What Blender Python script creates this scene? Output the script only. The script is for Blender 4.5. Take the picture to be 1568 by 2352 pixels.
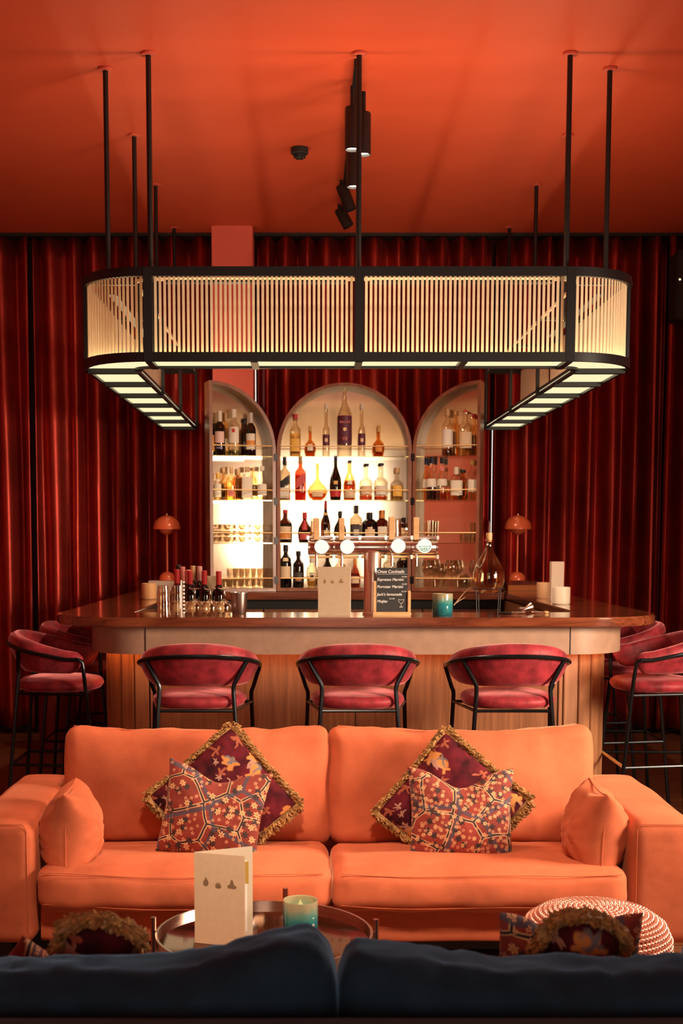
import bpy, bmesh, math, random
from mathutils import Vector, Matrix, noise
random.seed(7)
PI = math.pi
for o in list(bpy.data.objects): bpy.data.objects.remove(o)
S = bpy.context.scene
COL = S.collection

# ---------------- camera, world, lights, exposure ----------------
F = 2900.0; TH = math.radians(5.5); PX = 712.0; PY = 1243 + F*math.tan(TH); ZC = 1.453
cam_d = bpy.data.cameras.new('camera'); cam = bpy.data.objects.new('camera', cam_d); COL.objects.link(cam)
cam.location = (0, 0, ZC); cam.rotation_euler = (PI/2 - TH, 0, 0)
cam_d.sensor_width = 36; cam_d.lens = F/2352*36
cam_d.shift_x = (784-PX)/2352; cam_d.shift_y = (PY-1176)/2352
cam_d.clip_start = .05; cam_d.dof.use_dof = True; cam_d.dof.focus_distance = 5.0; cam_d.dof.aperture_fstop = 5.6
S.camera = cam
w = bpy.data.worlds.new('world'); S.world = w; w.use_nodes = True
w.node_tree.nodes['Background'].inputs[0].default_value = (.9, .5, .3, 1)
w.node_tree.nodes['Background'].inputs[1].default_value = .02
S.view_settings.view_transform = 'Standard'; S.view_settings.look = 'None'
S.view_settings.gamma = 1; S.view_settings.exposure = 0.0; S.view_settings.use_curve_mapping = False

def area(name, loc, target, sx, sy, power, color, spread=PI, parent=None):
    l = bpy.data.lights.new(name, 'AREA'); l.shape = 'RECTANGLE'; l.size = sx; l.size_y = sy
    l.energy = power; l.color = color; l.spread = spread
    o = bpy.data.objects.new(name, l); COL.objects.link(o); o.location = loc
    d = Vector(target) - Vector(loc); o.rotation_euler = d.to_track_quat('-Z', 'Y').to_euler()
    if parent: o.parent = parent
    return o
area('daylight_right_window', (3.12, 3.9, 1.62), (0.2, 5.5, .75), 1.3, .8, 128, (1, .77, .55), math.radians(115))
area('wall_fill', (-2.6, 0, 2.6), (-3.9, -.3, 1.4), 2.5, .4, 22, (1, .7, .45))  # added fill on the left wall, brightens its reflection in the right wing mirror
area('ceiling_wash', (-.35, 4.42, 3.62), (-.35, 4.42, 0), .4, .25, 9, (1, .66, .44), math.radians(75))
area('front_fill', (.1, 1.5, 3.5), (.05, 3.75, .62), .3, .3, 12, (1, .72, .5), math.radians(44))  # unseen lamp added for frontal light on the table menu and sofa
area('rear_daylight', (.3, -3.8, 1.9), (.3, 6, 1.5), 1.8, 2.0, 24, (1, .76, .56))

def at(u, v, Y):
    dx = (u-PX)/F; dy = -(v-PY)/F
    d = Vector((dx, math.cos(TH)+dy*math.sin(TH), -math.sin(TH)+dy*math.cos(TH)))
    return Vector((0, 0, ZC)) + d*(Y/d.y)

# ---------------- materials ----------------
def mat(name):
    m = bpy.data.materials.new(name); m.use_nodes = True
    nt = m.node_tree; b = nt.nodes['Principled BSDF']; return m, nt, b
def N(nt, t, **kw):
    n = nt.nodes.new(t)
    for k, v in kw.items():
        if k in n.inputs: n.inputs[k].default_value = v
        else: setattr(n, k, v)
    return n
def ramp(nt, fac, stops):
    r = nt.nodes.new('ShaderNodeValToRGB'); e = r.color_ramp.elements
    while len(e) < len(stops): e.new(.5)
    for i, (p, c) in enumerate(stops): e[i].position = p; e[i].color = (*c, 1)
    nt.links.new(fac, r.inputs[0]); return r.outputs[0]
def mapping(nt, scale=(1,1,1), rot=(0,0,0), src='Object'):
    tc = nt.nodes.new('ShaderNodeTexCoord'); mp = nt.nodes.new('ShaderNodeMapping')
    mp.inputs['Scale'].default_value = scale; mp.inputs['Rotation'].default_value = rot
    nt.links.new(tc.outputs[src], mp.inputs[0]); return mp.outputs[0]
def bump(nt, b, h, strength=.2, dist=.01):
    n = nt.nodes.new('ShaderNodeBump'); n.inputs['Strength'].default_value = strength; n.inputs['Distance'].default_value = dist
    nt.links.new(h, n.inputs['Height']); nt.links.new(n.outputs[0], b.inputs['Normal'])
def plain(name, col, rough=.5, metal=0, spec=.5, noise_amt=.0, nscale=8):
    m, nt, b = mat(name)
    b.inputs['Base Color'].default_value = (*col, 1); b.inputs['Roughness'].default_value = rough
    b.inputs['Metallic'].default_value = metal; b.inputs['Specular IOR Level'].default_value = spec
    if noise_amt:
        n = N(nt, 'ShaderNodeTexNoise', Scale=nscale, Detail=4.0)
        nt.links.new(mapping(nt), n.inputs['Vector'])
        c = ramp(nt, n.outputs[0], [(.3, tuple(x*(1-noise_amt) for x in col)), (.7, tuple(min(1, x*(1+noise_amt)) for x in col))])
        nt.links.new(c, b.inputs['Base Color'])
    return m
def velvet(name, col, dark=.55, sheen=.6, tint=None, nscale=6, rough=.85):
    m, nt, b = mat(name)
    n = N(nt, 'ShaderNodeTexNoise', Scale=nscale, Detail=6.0, Roughness=.6)
    nt.links.new(mapping(nt, (1, 1, 1)), n.inputs['Vector'])
    c = ramp(nt, n.outputs[0], [(.35, tuple(x*dark for x in col)), (.65, col)])
    nt.links.new(c, b.inputs['Base Color'])
    b.inputs['Roughness'].default_value = rough; b.inputs['Specular IOR Level'].default_value = .2
    b.inputs['Sheen Weight'].default_value = sheen; b.inputs['Sheen Roughness'].default_value = .35
    b.inputs['Sheen Tint'].default_value = (*(tint or tuple(min(1, x*1.6+.1) for x in col)), 1)
    n2 = N(nt, 'ShaderNodeTexNoise', Scale=350.0, Detail=2.0); nt.links.new(mapping(nt), n2.inputs['Vector'])
    bump(nt, b, n2.outputs[0], .15, .002)
    return m
def wrinkle(m, strength, dist, sc=(6, 6, 8)):
    nt = m.node_tree; b = nt.nodes['Principled BSDF']; old = b.inputs['Normal'].links[0].from_socket
    n = N(nt, 'ShaderNodeTexNoise', Scale=1.0, Detail=2.0, Distortion=.15); nt.links.new(mapping(nt, sc), n.inputs['Vector'])
    bp = nt.nodes.new('ShaderNodeBump'); bp.inputs['Strength'].default_value = strength; bp.inputs['Distance'].default_value = dist
    nt.links.new(n.outputs[0], bp.inputs['Height']); nt.links.new(old, bp.inputs['Normal']); nt.links.new(bp.outputs[0], b.inputs['Normal'])
def wood(name, c1, c2, scale, rough=.35, coat=0, det=8):
    m, nt, b = mat(name)
    n = N(nt, 'ShaderNodeTexNoise', Scale=1.0, Detail=float(det), Roughness=.65, Distortion=.6)
    nt.links.new(mapping(nt, scale), n.inputs['Vector'])
    c = ramp(nt, n.outputs[0], [(.35, c1), (.65, c2)])
    nt.links.new(c, b.inputs['Base Color']); b.inputs['Roughness'].default_value = rough
    b.inputs['Coat Weight'].default_value = coat; b.inputs['Coat Roughness'].default_value = .08
    return m
def emit(name, col, strength, back=None):
    m = bpy.data.materials.new(name); m.use_nodes = True; nt = m.node_tree; nt.nodes.clear()
    e = N(nt, 'ShaderNodeEmission'); e.inputs[0].default_value = (*col, 1); e.inputs[1].default_value = strength
    o = nt.nodes.new('ShaderNodeOutputMaterial'); nt.links.new(e.outputs[0], o.inputs[0]); return m
def tintglass(name, col, gloss=.12, rough=.03):
    m = bpy.data.materials.new(name); m.use_nodes = True; nt = m.node_tree; nt.nodes.clear()
    t = N(nt, 'ShaderNodeBsdfTransparent'); t.inputs[0].default_value = (*col, 1)
    g = N(nt, 'ShaderNodeBsdfGlossy'); g.inputs['Roughness'].default_value = rough; g.inputs[0].default_value = (1, .95, .88, 1)
    lw = N(nt, 'ShaderNodeLayerWeight', Blend=.35)
    mr = N(nt, 'ShaderNodeMapRange'); mr.inputs[3].default_value = gloss*.4; mr.inputs[4].default_value = min(1, gloss*4)
    nt.links.new(lw.outputs['Facing'], mr.inputs[0])
    mx = N(nt, 'ShaderNodeMixShader'); nt.links.new(mr.outputs[0], mx.inputs[0])
    nt.links.new(t.outputs[0], mx.inputs[1]); nt.links.new(g.outputs[0], mx.inputs[2])
    o = nt.nodes.new('ShaderNodeOutputMaterial'); nt.links.new(mx.outputs[0], o.inputs[0]); return m

M = {}
M['ceiling'] = plain('ceiling_paint', (.66, .095, .038), .55, noise_amt=.05, nscale=2)
M['wallpaint'] = plain('orange_wall_paint', (.62, .11, .07), .6, noise_amt=.05, nscale=2)
M['pier'] = plain('red_pier_paint', (.85, .17, .12), .6, noise_amt=.05, nscale=2)
M['wallback'] = plain('dark_wall', (.10, .02, .015), .8)
M['rearwall'] = plain('tan_wall', (.55, .36, .2), .7)
M['curtain'] = velvet('curtain_velvet', (.50, .060, .042), .7, .1, (.8, .08, .06), 3, .42)
M['curtain'].node_tree.nodes['Principled BSDF'].inputs['Metallic'].default_value = .82
M['black'] = plain('black_metal', (.012, .012, .013), .38, .3)
M['blackmatte'] = plain('black_matte', (.014, .013, .013), .6)
M['stoolmetal'] = plain('stool_black_metal', (.02, .022, .025), .25, .8)
M['bar_wood_top'] = wood('worktop_wood', (.10, .022, .010), (.26, .07, .028), (2.5, 25, 25), .16, .6)
M['bar_wood'] = wood('bar_panel_wood', (.20, .075, .032), (.34, .14, .062), (45, 45, 2.2), .38)
M['bar_slat'] = wood('bar_slat_wood', (.30, .125, .055), (.45, .2, .095), (40, 40, 2), .4)
M['fascia'] = plain('fascia_leather', (.39, .23, .155), .42, noise_amt=.1, nscale=20)
M['cab_wood'] = wood('cabinet_wood', (.20, .065, .035), (.36, .14, .08), (20, 20, 4), .3)
M['cab_in'] = wood('cabinet_inner_wood', (.22, .12, .06), (.42, .26, .14), (18, 18, 3), .42)
M['orange'] = velvet('orange_velvet', (.62, .15, .066), .68, .3, (1, .5, .3), 4)
wrinkle(M['orange'], .30, .02)
M['stool'] = velvet('burgundy_velvet', (.34, .030, .042), .40, 1.0, (1, .36, .38), 16, .5)
M['navy'] = velvet('navy_velvet', (.018, .055, .10), .65, .7, (.3, .6, 1), 7)
M['navyframe'] = plain('grey_frame_fabric', (.03, .05, .075), .9)
M['cream'] = None
M['gold_fringe'] = plain('gold_fringe', (.34, .17, .05), .6, noise_amt=.5, nscale=60)
M['brass'] = plain('brass', (.95, .62, .28), .45, .6)
M['chrome'] = plain('steel', (.85, .74, .65), .22, 1)
M['copper'] = plain('copper', (.9, .48, .34), .18, 1)
M['tapmetal'] = plain('rosy_steel', (.95, .70, .55), .28, .9)
M['pinkmetal'] = plain('rose_bead', (.93, .50, .38), .22, .75)
M['lampred'] = plain('red_lacquer', (.78, .15, .055), .25, .1, .6)
M['steel'] = plain('brushed_steel', (.42, .34, .30), .32, 1)
M['paper'] = plain('menu_card', (.78, .58, .38), .75, noise_amt=.04, nscale=50)
M['papershaded'] = plain('shaded_menu_card', (.50, .37, .25), .75, noise_amt=.04, nscale=50)  # same card as the table menu, with its shade put into the colour
M['paperin'] = plain('menu_paper', (.62, .54, .42), .8)
M['ink'] = plain('menu_ink', (.27, .16, .08), .8)
M['ochre'] = plain('ochre_print', (.42, .27, .05), .8)
M['slate'] = plain('chalkboard', (.03, .03, .03), .7)
M['chalk'] = plain('chalk', (.85, .83, .8), .9)
M['lightwood'] = wood('light_wood', (.62, .34, .15), (.75, .46, .22), (8, 30, 30), .5)
M['wax'] = plain('cream_wax', (.85, .68, .48), .5)
M['white'] = plain('white_enamel', (.85, .8, .74), .35)
M['whitebox'] = plain('cream_card', (.72, .55, .42), .6)
M['beige'] = plain('beige_plastic', (.6, .45, .35), .45)
M['drum'] = plain('dark_red_lacquer', (.16, .018, .01), .15, .2, .7)
M['twig'] = plain('twig', (.5, .33, .2), .7)
M['diff'] = emit('diffuser_light', (1, .84, .48), 1.1)
M['led'] = emit('led_white', (1, .86, .66), 7)
M['ledorange'] = emit('led_orange', (1, .30, .07), 7)
M['spotemit'] = emit('spot_bulb', (1, .8, .6), 14)
M['daypane'] = emit('daylight_pane', (1, .86, .68), 3.2)
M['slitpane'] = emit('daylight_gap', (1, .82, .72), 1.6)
M['creammetal'] = plain('cream_metal', (.85, .66, .40), .5)  # cream tone of the chandelier's inner top rail
M['badge'] = emit('badge_glow', (1, .93, .82), 1.1)  # glow put into the tap badges so their faces come out bright white
M['flame'] = emit('flame', (1, .62, .18), 8)
M['tiny'] = emit('indicator', (1, .6, .35), 2)
M['clearglass'] = tintglass('clear_glass', (.93, .88, .80), .2)
M['shelfglass'] = tintglass('shelf_glass', (.86, .88, .76), .25)
M['smokeglass'] = plain('smoked_mirror_glass', (.16, .045, .02), .04, .85, .8)
def trans(name, col, tw=.5):
    m = bpy.data.materials.new(name); m.use_nodes = True; nt = m.node_tree; nt.nodes.clear()
    d = N(nt, 'ShaderNodeBsdfDiffuse'); d.inputs[0].default_value = (*col, 1)
    t = N(nt, 'ShaderNodeBsdfTranslucent'); t.inputs[0].default_value = (*col, 1)
    mx = N(nt, 'ShaderNodeMixShader'); mx.inputs[0].default_value = tw
    nt.links.new(d.outputs[0], mx.inputs[1]); nt.links.new(t.outputs[0], mx.inputs[2])
    o = nt.nodes.new('ShaderNodeOutputMaterial'); nt.links.new(mx.outputs[0], o.inputs[0]); return m
M['slat'] = trans('cream_slat', (.95, .84, .66), .55)
M['ledwarm'] = emit('led_warm', (1, .78, .46), 24)
# mirror at the back of the cabinet
m, nt, b = mat('antique_mirror'); b.inputs['Metallic'].default_value = .92; b.inputs['Roughness'].default_value = .10
n = N(nt, 'ShaderNodeTexNoise', Scale=3.0, Detail=3.0); nt.links.new(mapping(nt), n.inputs['Vector'])
nt.links.new(ramp(nt, n.outputs[0], [(.3, (.86, .70, .52)), (.7, (.93, .78, .6))]), b.inputs['Base Color']); M['mirror'] = m
# floor planks
m, nt, b = mat('floor_planks')
br = N(nt, 'ShaderNodeTexBrick', Scale=1.0); br.inputs['Brick Width'].default_value = 1.1; br.inputs['Row Height'].default_value = .12
br.inputs['Mortar Size'].default_value = .003
br.inputs['Color1'].default_value = (.14, .05, .022, 1); br.inputs['Color2'].default_value = (.21, .08, .035, 1); br.inputs['Mortar'].default_value = (.03, .01, .005, 1)
nt.links.new(mapping(nt), br.inputs['Vector'])
n = N(nt, 'ShaderNodeTexNoise', Scale=1.0, Detail=8.0); nt.links.new(mapping(nt, (3, 40, 1)), n.inputs['Vector'])
mx = N(nt, 'ShaderNodeMix', data_type='RGBA', blend_type='MULTIPLY'); mx.inputs[0].default_value = .7
nt.links.new(br.outputs[0], mx.inputs[6]); nt.links.new(ramp(nt, n.outputs[0], [(.3, (.5, .5, .5)), (.7, (1, 1, 1))]), mx.inputs[7])
nt.links.new(mx.outputs[2], b.inputs['Base Color']); b.inputs['Roughness'].default_value = .35; M['floor'] = m

def mathn(nt, op, a, b=None, c=None):
    n = nt.nodes.new('ShaderNodeMath'); n.operation = op
    for i, x in enumerate((a, b, c)):
        if x is None: continue
        if isinstance(x, (int, float)): n.inputs[i].default_value = x
        else: nt.links.new(x, n.inputs[i])
    return n.outputs[0]
def mixc(nt, fac, a, b):
    n = N(nt, 'ShaderNodeMix', data_type='RGBA')
    nt.links.new(fac, n.inputs[0])
    for i, x in ((6, a), (7, b)):
        if isinstance(x, tuple): n.inputs[i].default_value = (*x, 1)
        else: nt.links.new(x, n.inputs[i])
    return n.outputs[2]
def flowers(nt, vec, scale, petals, r0, r1, soft=.05, jitter=.6):
    sc = N(nt, 'ShaderNodeVectorMath', operation='SCALE'); nt.links.new(vec, sc.inputs[0]); sc.inputs['Scale'].default_value = scale
    v = N(nt, 'ShaderNodeTexVoronoi', Scale=1.0, voronoi_dimensions='2D'); v.inputs['Randomness'].default_value = jitter
    nt.links.new(sc.outputs[0], v.inputs['Vector'])
    sub = N(nt, 'ShaderNodeVectorMath', operation='SUBTRACT'); nt.links.new(sc.outputs[0], sub.inputs[0]); nt.links.new(v.outputs['Position'], sub.inputs[1])
    sp = nt.nodes.new('ShaderNodeSeparateXYZ'); nt.links.new(sub.outputs[0], sp.inputs[0])
    ang = mathn(nt, 'ARCTAN2', sp.outputs[1], sp.outputs[0])
    pet = mathn(nt, 'COSINE', mathn(nt, 'MULTIPLY', ang, petals))
    rad = mathn(nt, 'ADD', mathn(nt, 'MULTIPLY', pet, r1), r0)
    q = mathn(nt, 'SUBTRACT', rad, v.outputs['Distance'])   # >0 inside
    return q, v
def step(nt, x, t=0., s=.02):
    mr = N(nt, 'ShaderNodeMapRange'); mr.inputs[1].default_value = t-s; mr.inputs[2].default_value = t+s
    nt.links.new(x, mr.inputs[0]); return mr.outputs[0]
def carpet(name, base=(.25, .026, .014), seed=0., dense=False):
    m, nt, b = mat(name)
    vec = mapping(nt, (1, 1, 1), (PI/2, 0, seed)); 
    ns = N(nt, 'ShaderNodeTexNoise', Scale=9.0, Detail=2.0); nt.links.new(vec, ns.inputs['Vector'])
    off = N(nt, 'ShaderNodeVectorMath', operation='SCALE'); nt.links.new(ns.outputs['Color'], off.inputs[0]); off.inputs['Scale'].default_value = .02
    ad = N(nt, 'ShaderNodeVectorMath', operation='ADD'); nt.links.new(vec, ad.inputs[0]); nt.links.new(off.outputs[0], ad.inputs[1]); vec = ad.outputs[0]
    c = ramp(nt, ns.outputs[0], [(.3, tuple(x*.6 for x in base)), (.7, base)])
    # polygon outlines, dark line flanked by cream line
    vv = N(nt, 'ShaderNodeTexVoronoi', Scale=9.0, voronoi_dimensions='2D', feature='DISTANCE_TO_EDGE'); vv.inputs['Randomness'].default_value = .55
    nt.links.new(vec, vv.inputs['Vector'])
    e = vv.outputs['Distance']
    cream = mathn(nt, 'SUBTRACT', step(nt, e, .028, .008), step(nt, e, .052, .008))
    dark = mathn(nt, 'SUBTRACT', 1., step(nt, e, .030, .008))
    c = mixc(nt, dark, c, (.018, .010, .014)); c = mixc(nt, cream, c, (.58, .34, .18))
    v2 = N(nt, 'ShaderNodeTexVoronoi', Scale=6.0, voronoi_dimensions='2D', feature='DISTANCE_TO_EDGE'); v2.inputs['Randomness'].default_value = .8
    nt.links.new(vec, v2.inputs['Vector'])
    navy = mathn(nt, 'SUBTRACT', 1., step(nt, v2.outputs['Distance'], .045, .01)); c = mixc(nt, mathn(nt, 'MULTIPLY', navy, .8), c, (.035, .045, .075))
    for sc, pt, r0, r1, cc in ((26, 6, .27, .07, (.03, .012, .012)), (34 if dense else 22, 6, .20, .06, (.62, .37, .17)), (48, 5, .24, .08, (.62, .28, .14))):
        q, v = flowers(nt, vec, sc, pt, r0, r1, jitter=.75)
        rgb = nt.nodes.new('ShaderNodeSeparateColor'); nt.links.new(v.outputs['Color'], rgb.inputs[0])
        sel = step(nt, rgb.outputs[0], .35 if dense else .52, .01)
        ring = mathn(nt, 'MULTIPLY', step(nt, q, 0, .03), mathn(nt, 'SUBTRACT', 1., mathn(nt, 'MULTIPLY', step(nt, q, .13, .02), .85)))
        if sc == 26: ring = step(nt, q, 0, .03)
        c = mixc(nt, mathn(nt, 'MULTIPLY', ring, sel), c, cc)
    nt.links.new(c, b.inputs['Base Color']); b.inputs['Roughness'].default_value = .85
    b.inputs['Sheen Weight'].default_value = .25; b.inputs['Sheen Tint'].default_value = (1, .5, .35, 1)
    n2 = N(nt, 'ShaderNodeTexNoise', Scale=300.0); nt.links.new(mapping(nt), n2.inputs['Vector']); bump(nt, b, n2.outputs[0], .3, .003)
    return m
def starvelvet(name, seed):
    m, nt, b = mat(name)
    vec = mapping(nt, (1, 1, 1), (PI/2, 0, seed))
    ns = N(nt, 'ShaderNodeTexNoise', Scale=14.0, Detail=2.0); nt.links.new(vec, ns.inputs['Vector'])
    off = N(nt, 'ShaderNodeVectorMath', operation='SCALE'); nt.links.new(ns.outputs['Color'], off.inputs[0]); off.inputs['Scale'].default_value = .085
    ad = N(nt, 'ShaderNodeVectorMath', operation='ADD'); nt.links.new(vec, ad.inputs[0]); nt.links.new(off.outputs[0], ad.inputs[1]); vec = ad.outputs[0]
    c = ramp(nt, ns.outputs[0], [(.32, (.022, .004, .007)), (.62, (.12, .010, .018))])
    for sc, pt, r0, r1, cc, th in ((9, 5, .21, .07, (.50, .20, .06), .3), (13, 4, .20, .11, (.30, .08, .045), .5), (17, 5, .19, .09, (.36, .19, .14), .65), (8.3, 4, .12, .06, (.15, .13, .14), .65)):
        q, v = flowers(nt, vec, sc, pt, r0, r1, jitter=.8)
        rgb = nt.nodes.new('ShaderNodeSeparateColor'); nt.links.new(v.outputs['Color'], rgb.inputs[0])
        c = mixc(nt, mathn(nt, 'MULTIPLY', step(nt, q, 0, .035), step(nt, rgb.outputs[1], th, .01)), c, cc)
    nt.links.new(c, b.inputs['Base Color']); b.inputs['Roughness'].default_value = .9; b.inputs['Specular IOR Level'].default_value = .12
    b.inputs['Sheen Weight'].default_value = .08; b.inputs['Sheen Tint'].default_value = (1, .35, .4, 1)
    return m
M['carpet1'] = carpet('persian_velvet', seed=.4); M['carpet2'] = carpet('persian_velvet_dense', (.29, .032, .02), 1.3, True)
M['star1'] = starvelvet('plum_velvet', .2); M['star2'] = starvelvet('plum_velvet_pale', 1.1)
# teal candle glass: colour bands of the glaze
m, nt, b = mat('teal_glaze'); tc = N(nt, 'ShaderNodeTexCoord'); sp = N(nt, 'ShaderNodeSeparateXYZ'); nt.links.new(tc.outputs['Generated'], sp.inputs[0])
ns = N(nt, 'ShaderNodeTexNoise', Scale=3.0); nt.links.new(tc.outputs['Generated'], ns.inputs['Vector'])
nt.links.new(ramp(nt, mathn(nt, 'ADD', sp.outputs[2], mathn(nt, 'MULTIPLY', mathn(nt, 'SUBTRACT', ns.outputs[0], .5), .5)), [(.1, (.012, .10, .12)), (.45, (.02, .22, .24)), (.65, (.12, .30, .24)), (.95, (.38, .33, .2))]), b.inputs['Base Color'])
b.inputs['Roughness'].default_value = .08; b.inputs['Coat Weight'].default_value = .6; M['teal'] = m

# ---------------- mesh builder ----------------
class MB:
    def __init__(s): s.v = []; s.f = []; s.mi = []; s.m = 0
    def add(s, vs, fs):
        k = len(s.v); s.v += [tuple(v) for v in vs]; s.f += [tuple(i+k for i in f) for f in fs]; s.mi += [s.m]*len(fs)
    def box(s, x0, x1, y0, y1, z0, z1, M4=None):
        vs = [Vector((x, y, z)) for z in (z0, z1) for y in (y0, y1) for x in (x0, x1)]
        if M4: vs = [M4 @ v for v in vs]
        s.add(vs, [(0,2,3,1), (4,5,7,6), (0,1,5,4), (2,6,7,3), (0,4,6,2), (1,3,7,5)]); return s
    def tube(s, pts, r, n=10, closed=False, caps=True):
        pts = [Vector(p) for p in pts]; L = len(pts); k = len(s.v)
        rs = r if isinstance(r, (list, tuple)) else [r]*L
        up = Vector((0, 0, 1)); prev = None
        for i, p in enumerate(pts):
            a = pts[(i-1) % L] if (closed or i > 0) else p; b = pts[(i+1) % L] if (closed or i < L-1) else p
            t = (b-a).normalized()
            if prev is None:
                u = up.cross(t)
                if u.length < .1: u = Vector((1, 0, 0)).cross(t)
                u.normalize()
            else:
                u = (prev - t*prev.dot(t)).normalized()
            prev = u; w_ = t.cross(u)
            for j in range(n):
                q = 2*PI*j/n; s.v.append(tuple(p + (u*math.cos(q)+w_*math.sin(q))*rs[i]))
        m_ = L if closed else L-1
        for i in range(m_):
            for j in range(n):
                s.f.append((k+i*n+j, k+i*n+(j+1) % n, k+((i+1) % L)*n+(j+1) % n, k+((i+1) % L)*n+j)); s.mi.append(s.m)
        if caps and not closed:
            s.f.append(tuple(k+j for j in range(n))[::-1]); s.mi.append(s.m)
            s.f.append(tuple(k+(L-1)*n+j for j in range(n))); s.mi.append(s.m)
        return s
    def lathe(s, prof, c=(0,0,0), n=24, sq=2., sx=1., sy=1., a0=0, a1=2*PI):
        k = len(s.v); full = abs(a1-a0-2*PI) < 1e-6; nn = n if full else n+1
        for (r, z) in prof:
            for j in range(nn):
                q = a0+(a1-a0)*j/n; cc, ss = math.cos(q), math.sin(q)
                d = (abs(cc)**sq+abs(ss)**sq)**(-1/sq) if sq != 2 else 1
                s.v.append((c[0]+r*d*cc*sx, c[1]+r*d*ss*sy, c[2]+z))
        for i in range(len(prof)-1):
            for j in range(n if full else n):
                j2 = (j+1) % nn
                if not full and j == nn-1: continue
                s.f.append((k+i*nn+j, k+i*nn+j2, k+(i+1)*nn+j2, k+(i+1)*nn+j)); s.mi.append(s.m)
        if full and not (len(prof) == 2 and prof[0][1] == prof[1][1]):
            if prof[0][0] > 1e-5: s.f.append(tuple(k+j for j in range(nn))[::-1]); s.mi.append(s.m)
            if prof[-1][0] > 1e-5: s.f.append(tuple(k+(len(prof)-1)*nn+j for j in range(nn))); s.mi.append(s.m)
        return s
    def cyl(s, c, r, h, n=20): return s.lathe([(r, 0), (r, h)], c, n)
    def prism(s, poly, axis, d0, d1):
        # poly: 2D points; axis 'y' -> (x,z) extruded in y ; 'z' -> (x,y) extruded in z
        n = len(poly); f = (lambda p, d: (p[0], d, p[1])) if axis == 'y' else (lambda p, d: (p[0], p[1], d))
        s.add([f(p, d0) for p in poly]+[f(p, d1) for p in poly], [tuple(range(n))[::-1], tuple(range(n, 2*n))]+[(i, (i+1) % n, n+(i+1) % n, n+i) for i in range(n)]); return s
    def grid(s, rows, closed_u=False):
        k = len(s.v); R = len(rows); C = len(rows[0])
        for r in rows: s.v += [tuple(p) for p in r]
        for i in range(R-1):
            for j in range(C if closed_u else C-1):
                s.f.append((k+i*C+j, k+i*C+(j+1) % C, k+(i+1)*C+(j+1) % C, k+(i+1)*C+j)); s.mi.append(s.m)
        return s
    def build(s, name, mats, parent=None, smooth=True, bevel=0, ang=35, weld=False):
        me = bpy.data.meshes.new(name); me.from_pydata(s.v, [], s.f)
        for m_ in (mats if isinstance(mats, (list, tuple)) else [mats]): me.materials.append(M[m_] if isinstance(m_, str) else m_)
        me.polygons.foreach_set('material_index', s.mi)
        bm = bmesh.new(); bm.from_mesh(me)
        if weld: bmesh.ops.remove_doubles(bm, verts=bm.verts, dist=1e-5)
        bmesh.ops.recalc_face_normals(bm, faces=bm.faces)
        if bevel: bmesh.ops.bevel(bm, geom=[e for e in bm.edges if len(e.link_faces) == 2 and e.calc_face_angle(0) > .6], offset=bevel, segments=2, affect='EDGES', clamp_overlap=True)
        for e in bm.edges: e.smooth = not (len(e.link_faces) == 2 and e.calc_face_angle(0) > math.radians(ang))
        for f in bm.faces: f.smooth = smooth
        bm.to_mesh(me); bm.free()
        o = bpy.data.objects.new(name, me); COL.objects.link(o)
        if parent: o.parent = parent
        return o
def tag(o, label=None, cat=None, group=None, kind=None):
    if label: o['label'] = label
    if cat: o['category'] = cat
    if group: o['group'] = group
    if kind: o['kind'] = kind
    return o
def thing(name, loc, label, cat, group=None, rz=0, rot=None):
    o = bpy.data.objects.new(name, None); COL.objects.link(o); o.location = loc
    o.rotation_euler = rot or (0, 0, rz); o.empty_display_size = .05
    return tag(o, label, cat, group)
def struct(o): o['kind'] = 'structure'; return o
def copy_tree(o, parent=None):
    c = o.copy(); COL.objects.link(c)
    if parent: c.parent = parent
    for ch in list(o.children): copy_tree(ch, c)
    return c
def rboxv(hx, hy, hz, r, n=16, fn=None):
    """rounded box as vertices and faces, fn(p,u) deforms"""
    mb = MB(); idx = {}
    def P(u):
        p = Vector((u[0]*hx, u[1]*hy, u[2]*hz)); q = Vector((max(-hx+r, min(hx-r, p.x)), max(-hy+r, min(hy-r, p.y)), max(-hz+r, min(hz-r, p.z))))
        d = p-q
        if d.length > 1e-9: p = q+d.normalized()*r
        if fn: p = fn(p, u)
        return p
    def co(h, n_):
        out = []
        for i in range(n_+1):
            t = -1+2*i/n_; out.append(math.copysign(abs(t)**.8, t))
        return out
    c = co(1, n)
    def key(u): return tuple(round(x, 5) for x in u)
    def gv(u):
        k = key(u)
        if k not in idx: idx[k] = len(mb.v); mb.v.append(tuple(P(u)))
        return idx[k]
    for ax in range(3):
        for sg in (-1, 1):
            for i in range(n):
                for j in range(n):
                    q = []
                    for a, b_ in ((i, j), (i+1, j), (i+1, j+1), (i, j+1)):
                        u = [0, 0, 0]; u[ax] = sg; u[(ax+1) % 3] = c[a]; u[(ax+2) % 3] = c[b_]; q.append(gv(u))
                    mb.f.append(tuple(q if sg > 0 else q[::-1])); mb.mi.append(0)
    return mb
def nz(p, s, seed=0): return noise.noise(Vector((p.x*s+seed, p.y*s+seed*1.7, p.z*s-seed)))
def u_path(W, Yf, R, Yb, cx=.225, seg=10, open_=True):
    """points from back left, round the front, to back right (x,y)"""
    pts = [(cx-W, Yb), (cx-W, Yf+R)]
    for i in range(1, seg+1):
        a = PI+PI/2*i/seg; pts.append((cx-W+R+R*math.cos(a), Yf+R+R*math.sin(a)))
    for i in range(0, seg+1):
        a = 1.5*PI+PI/2*i/seg; pts.append((cx+W-R+R*math.cos(a), Yf+R+R*math.sin(a)))
    pts.append((cx+W, Yb)); return pts
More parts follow.
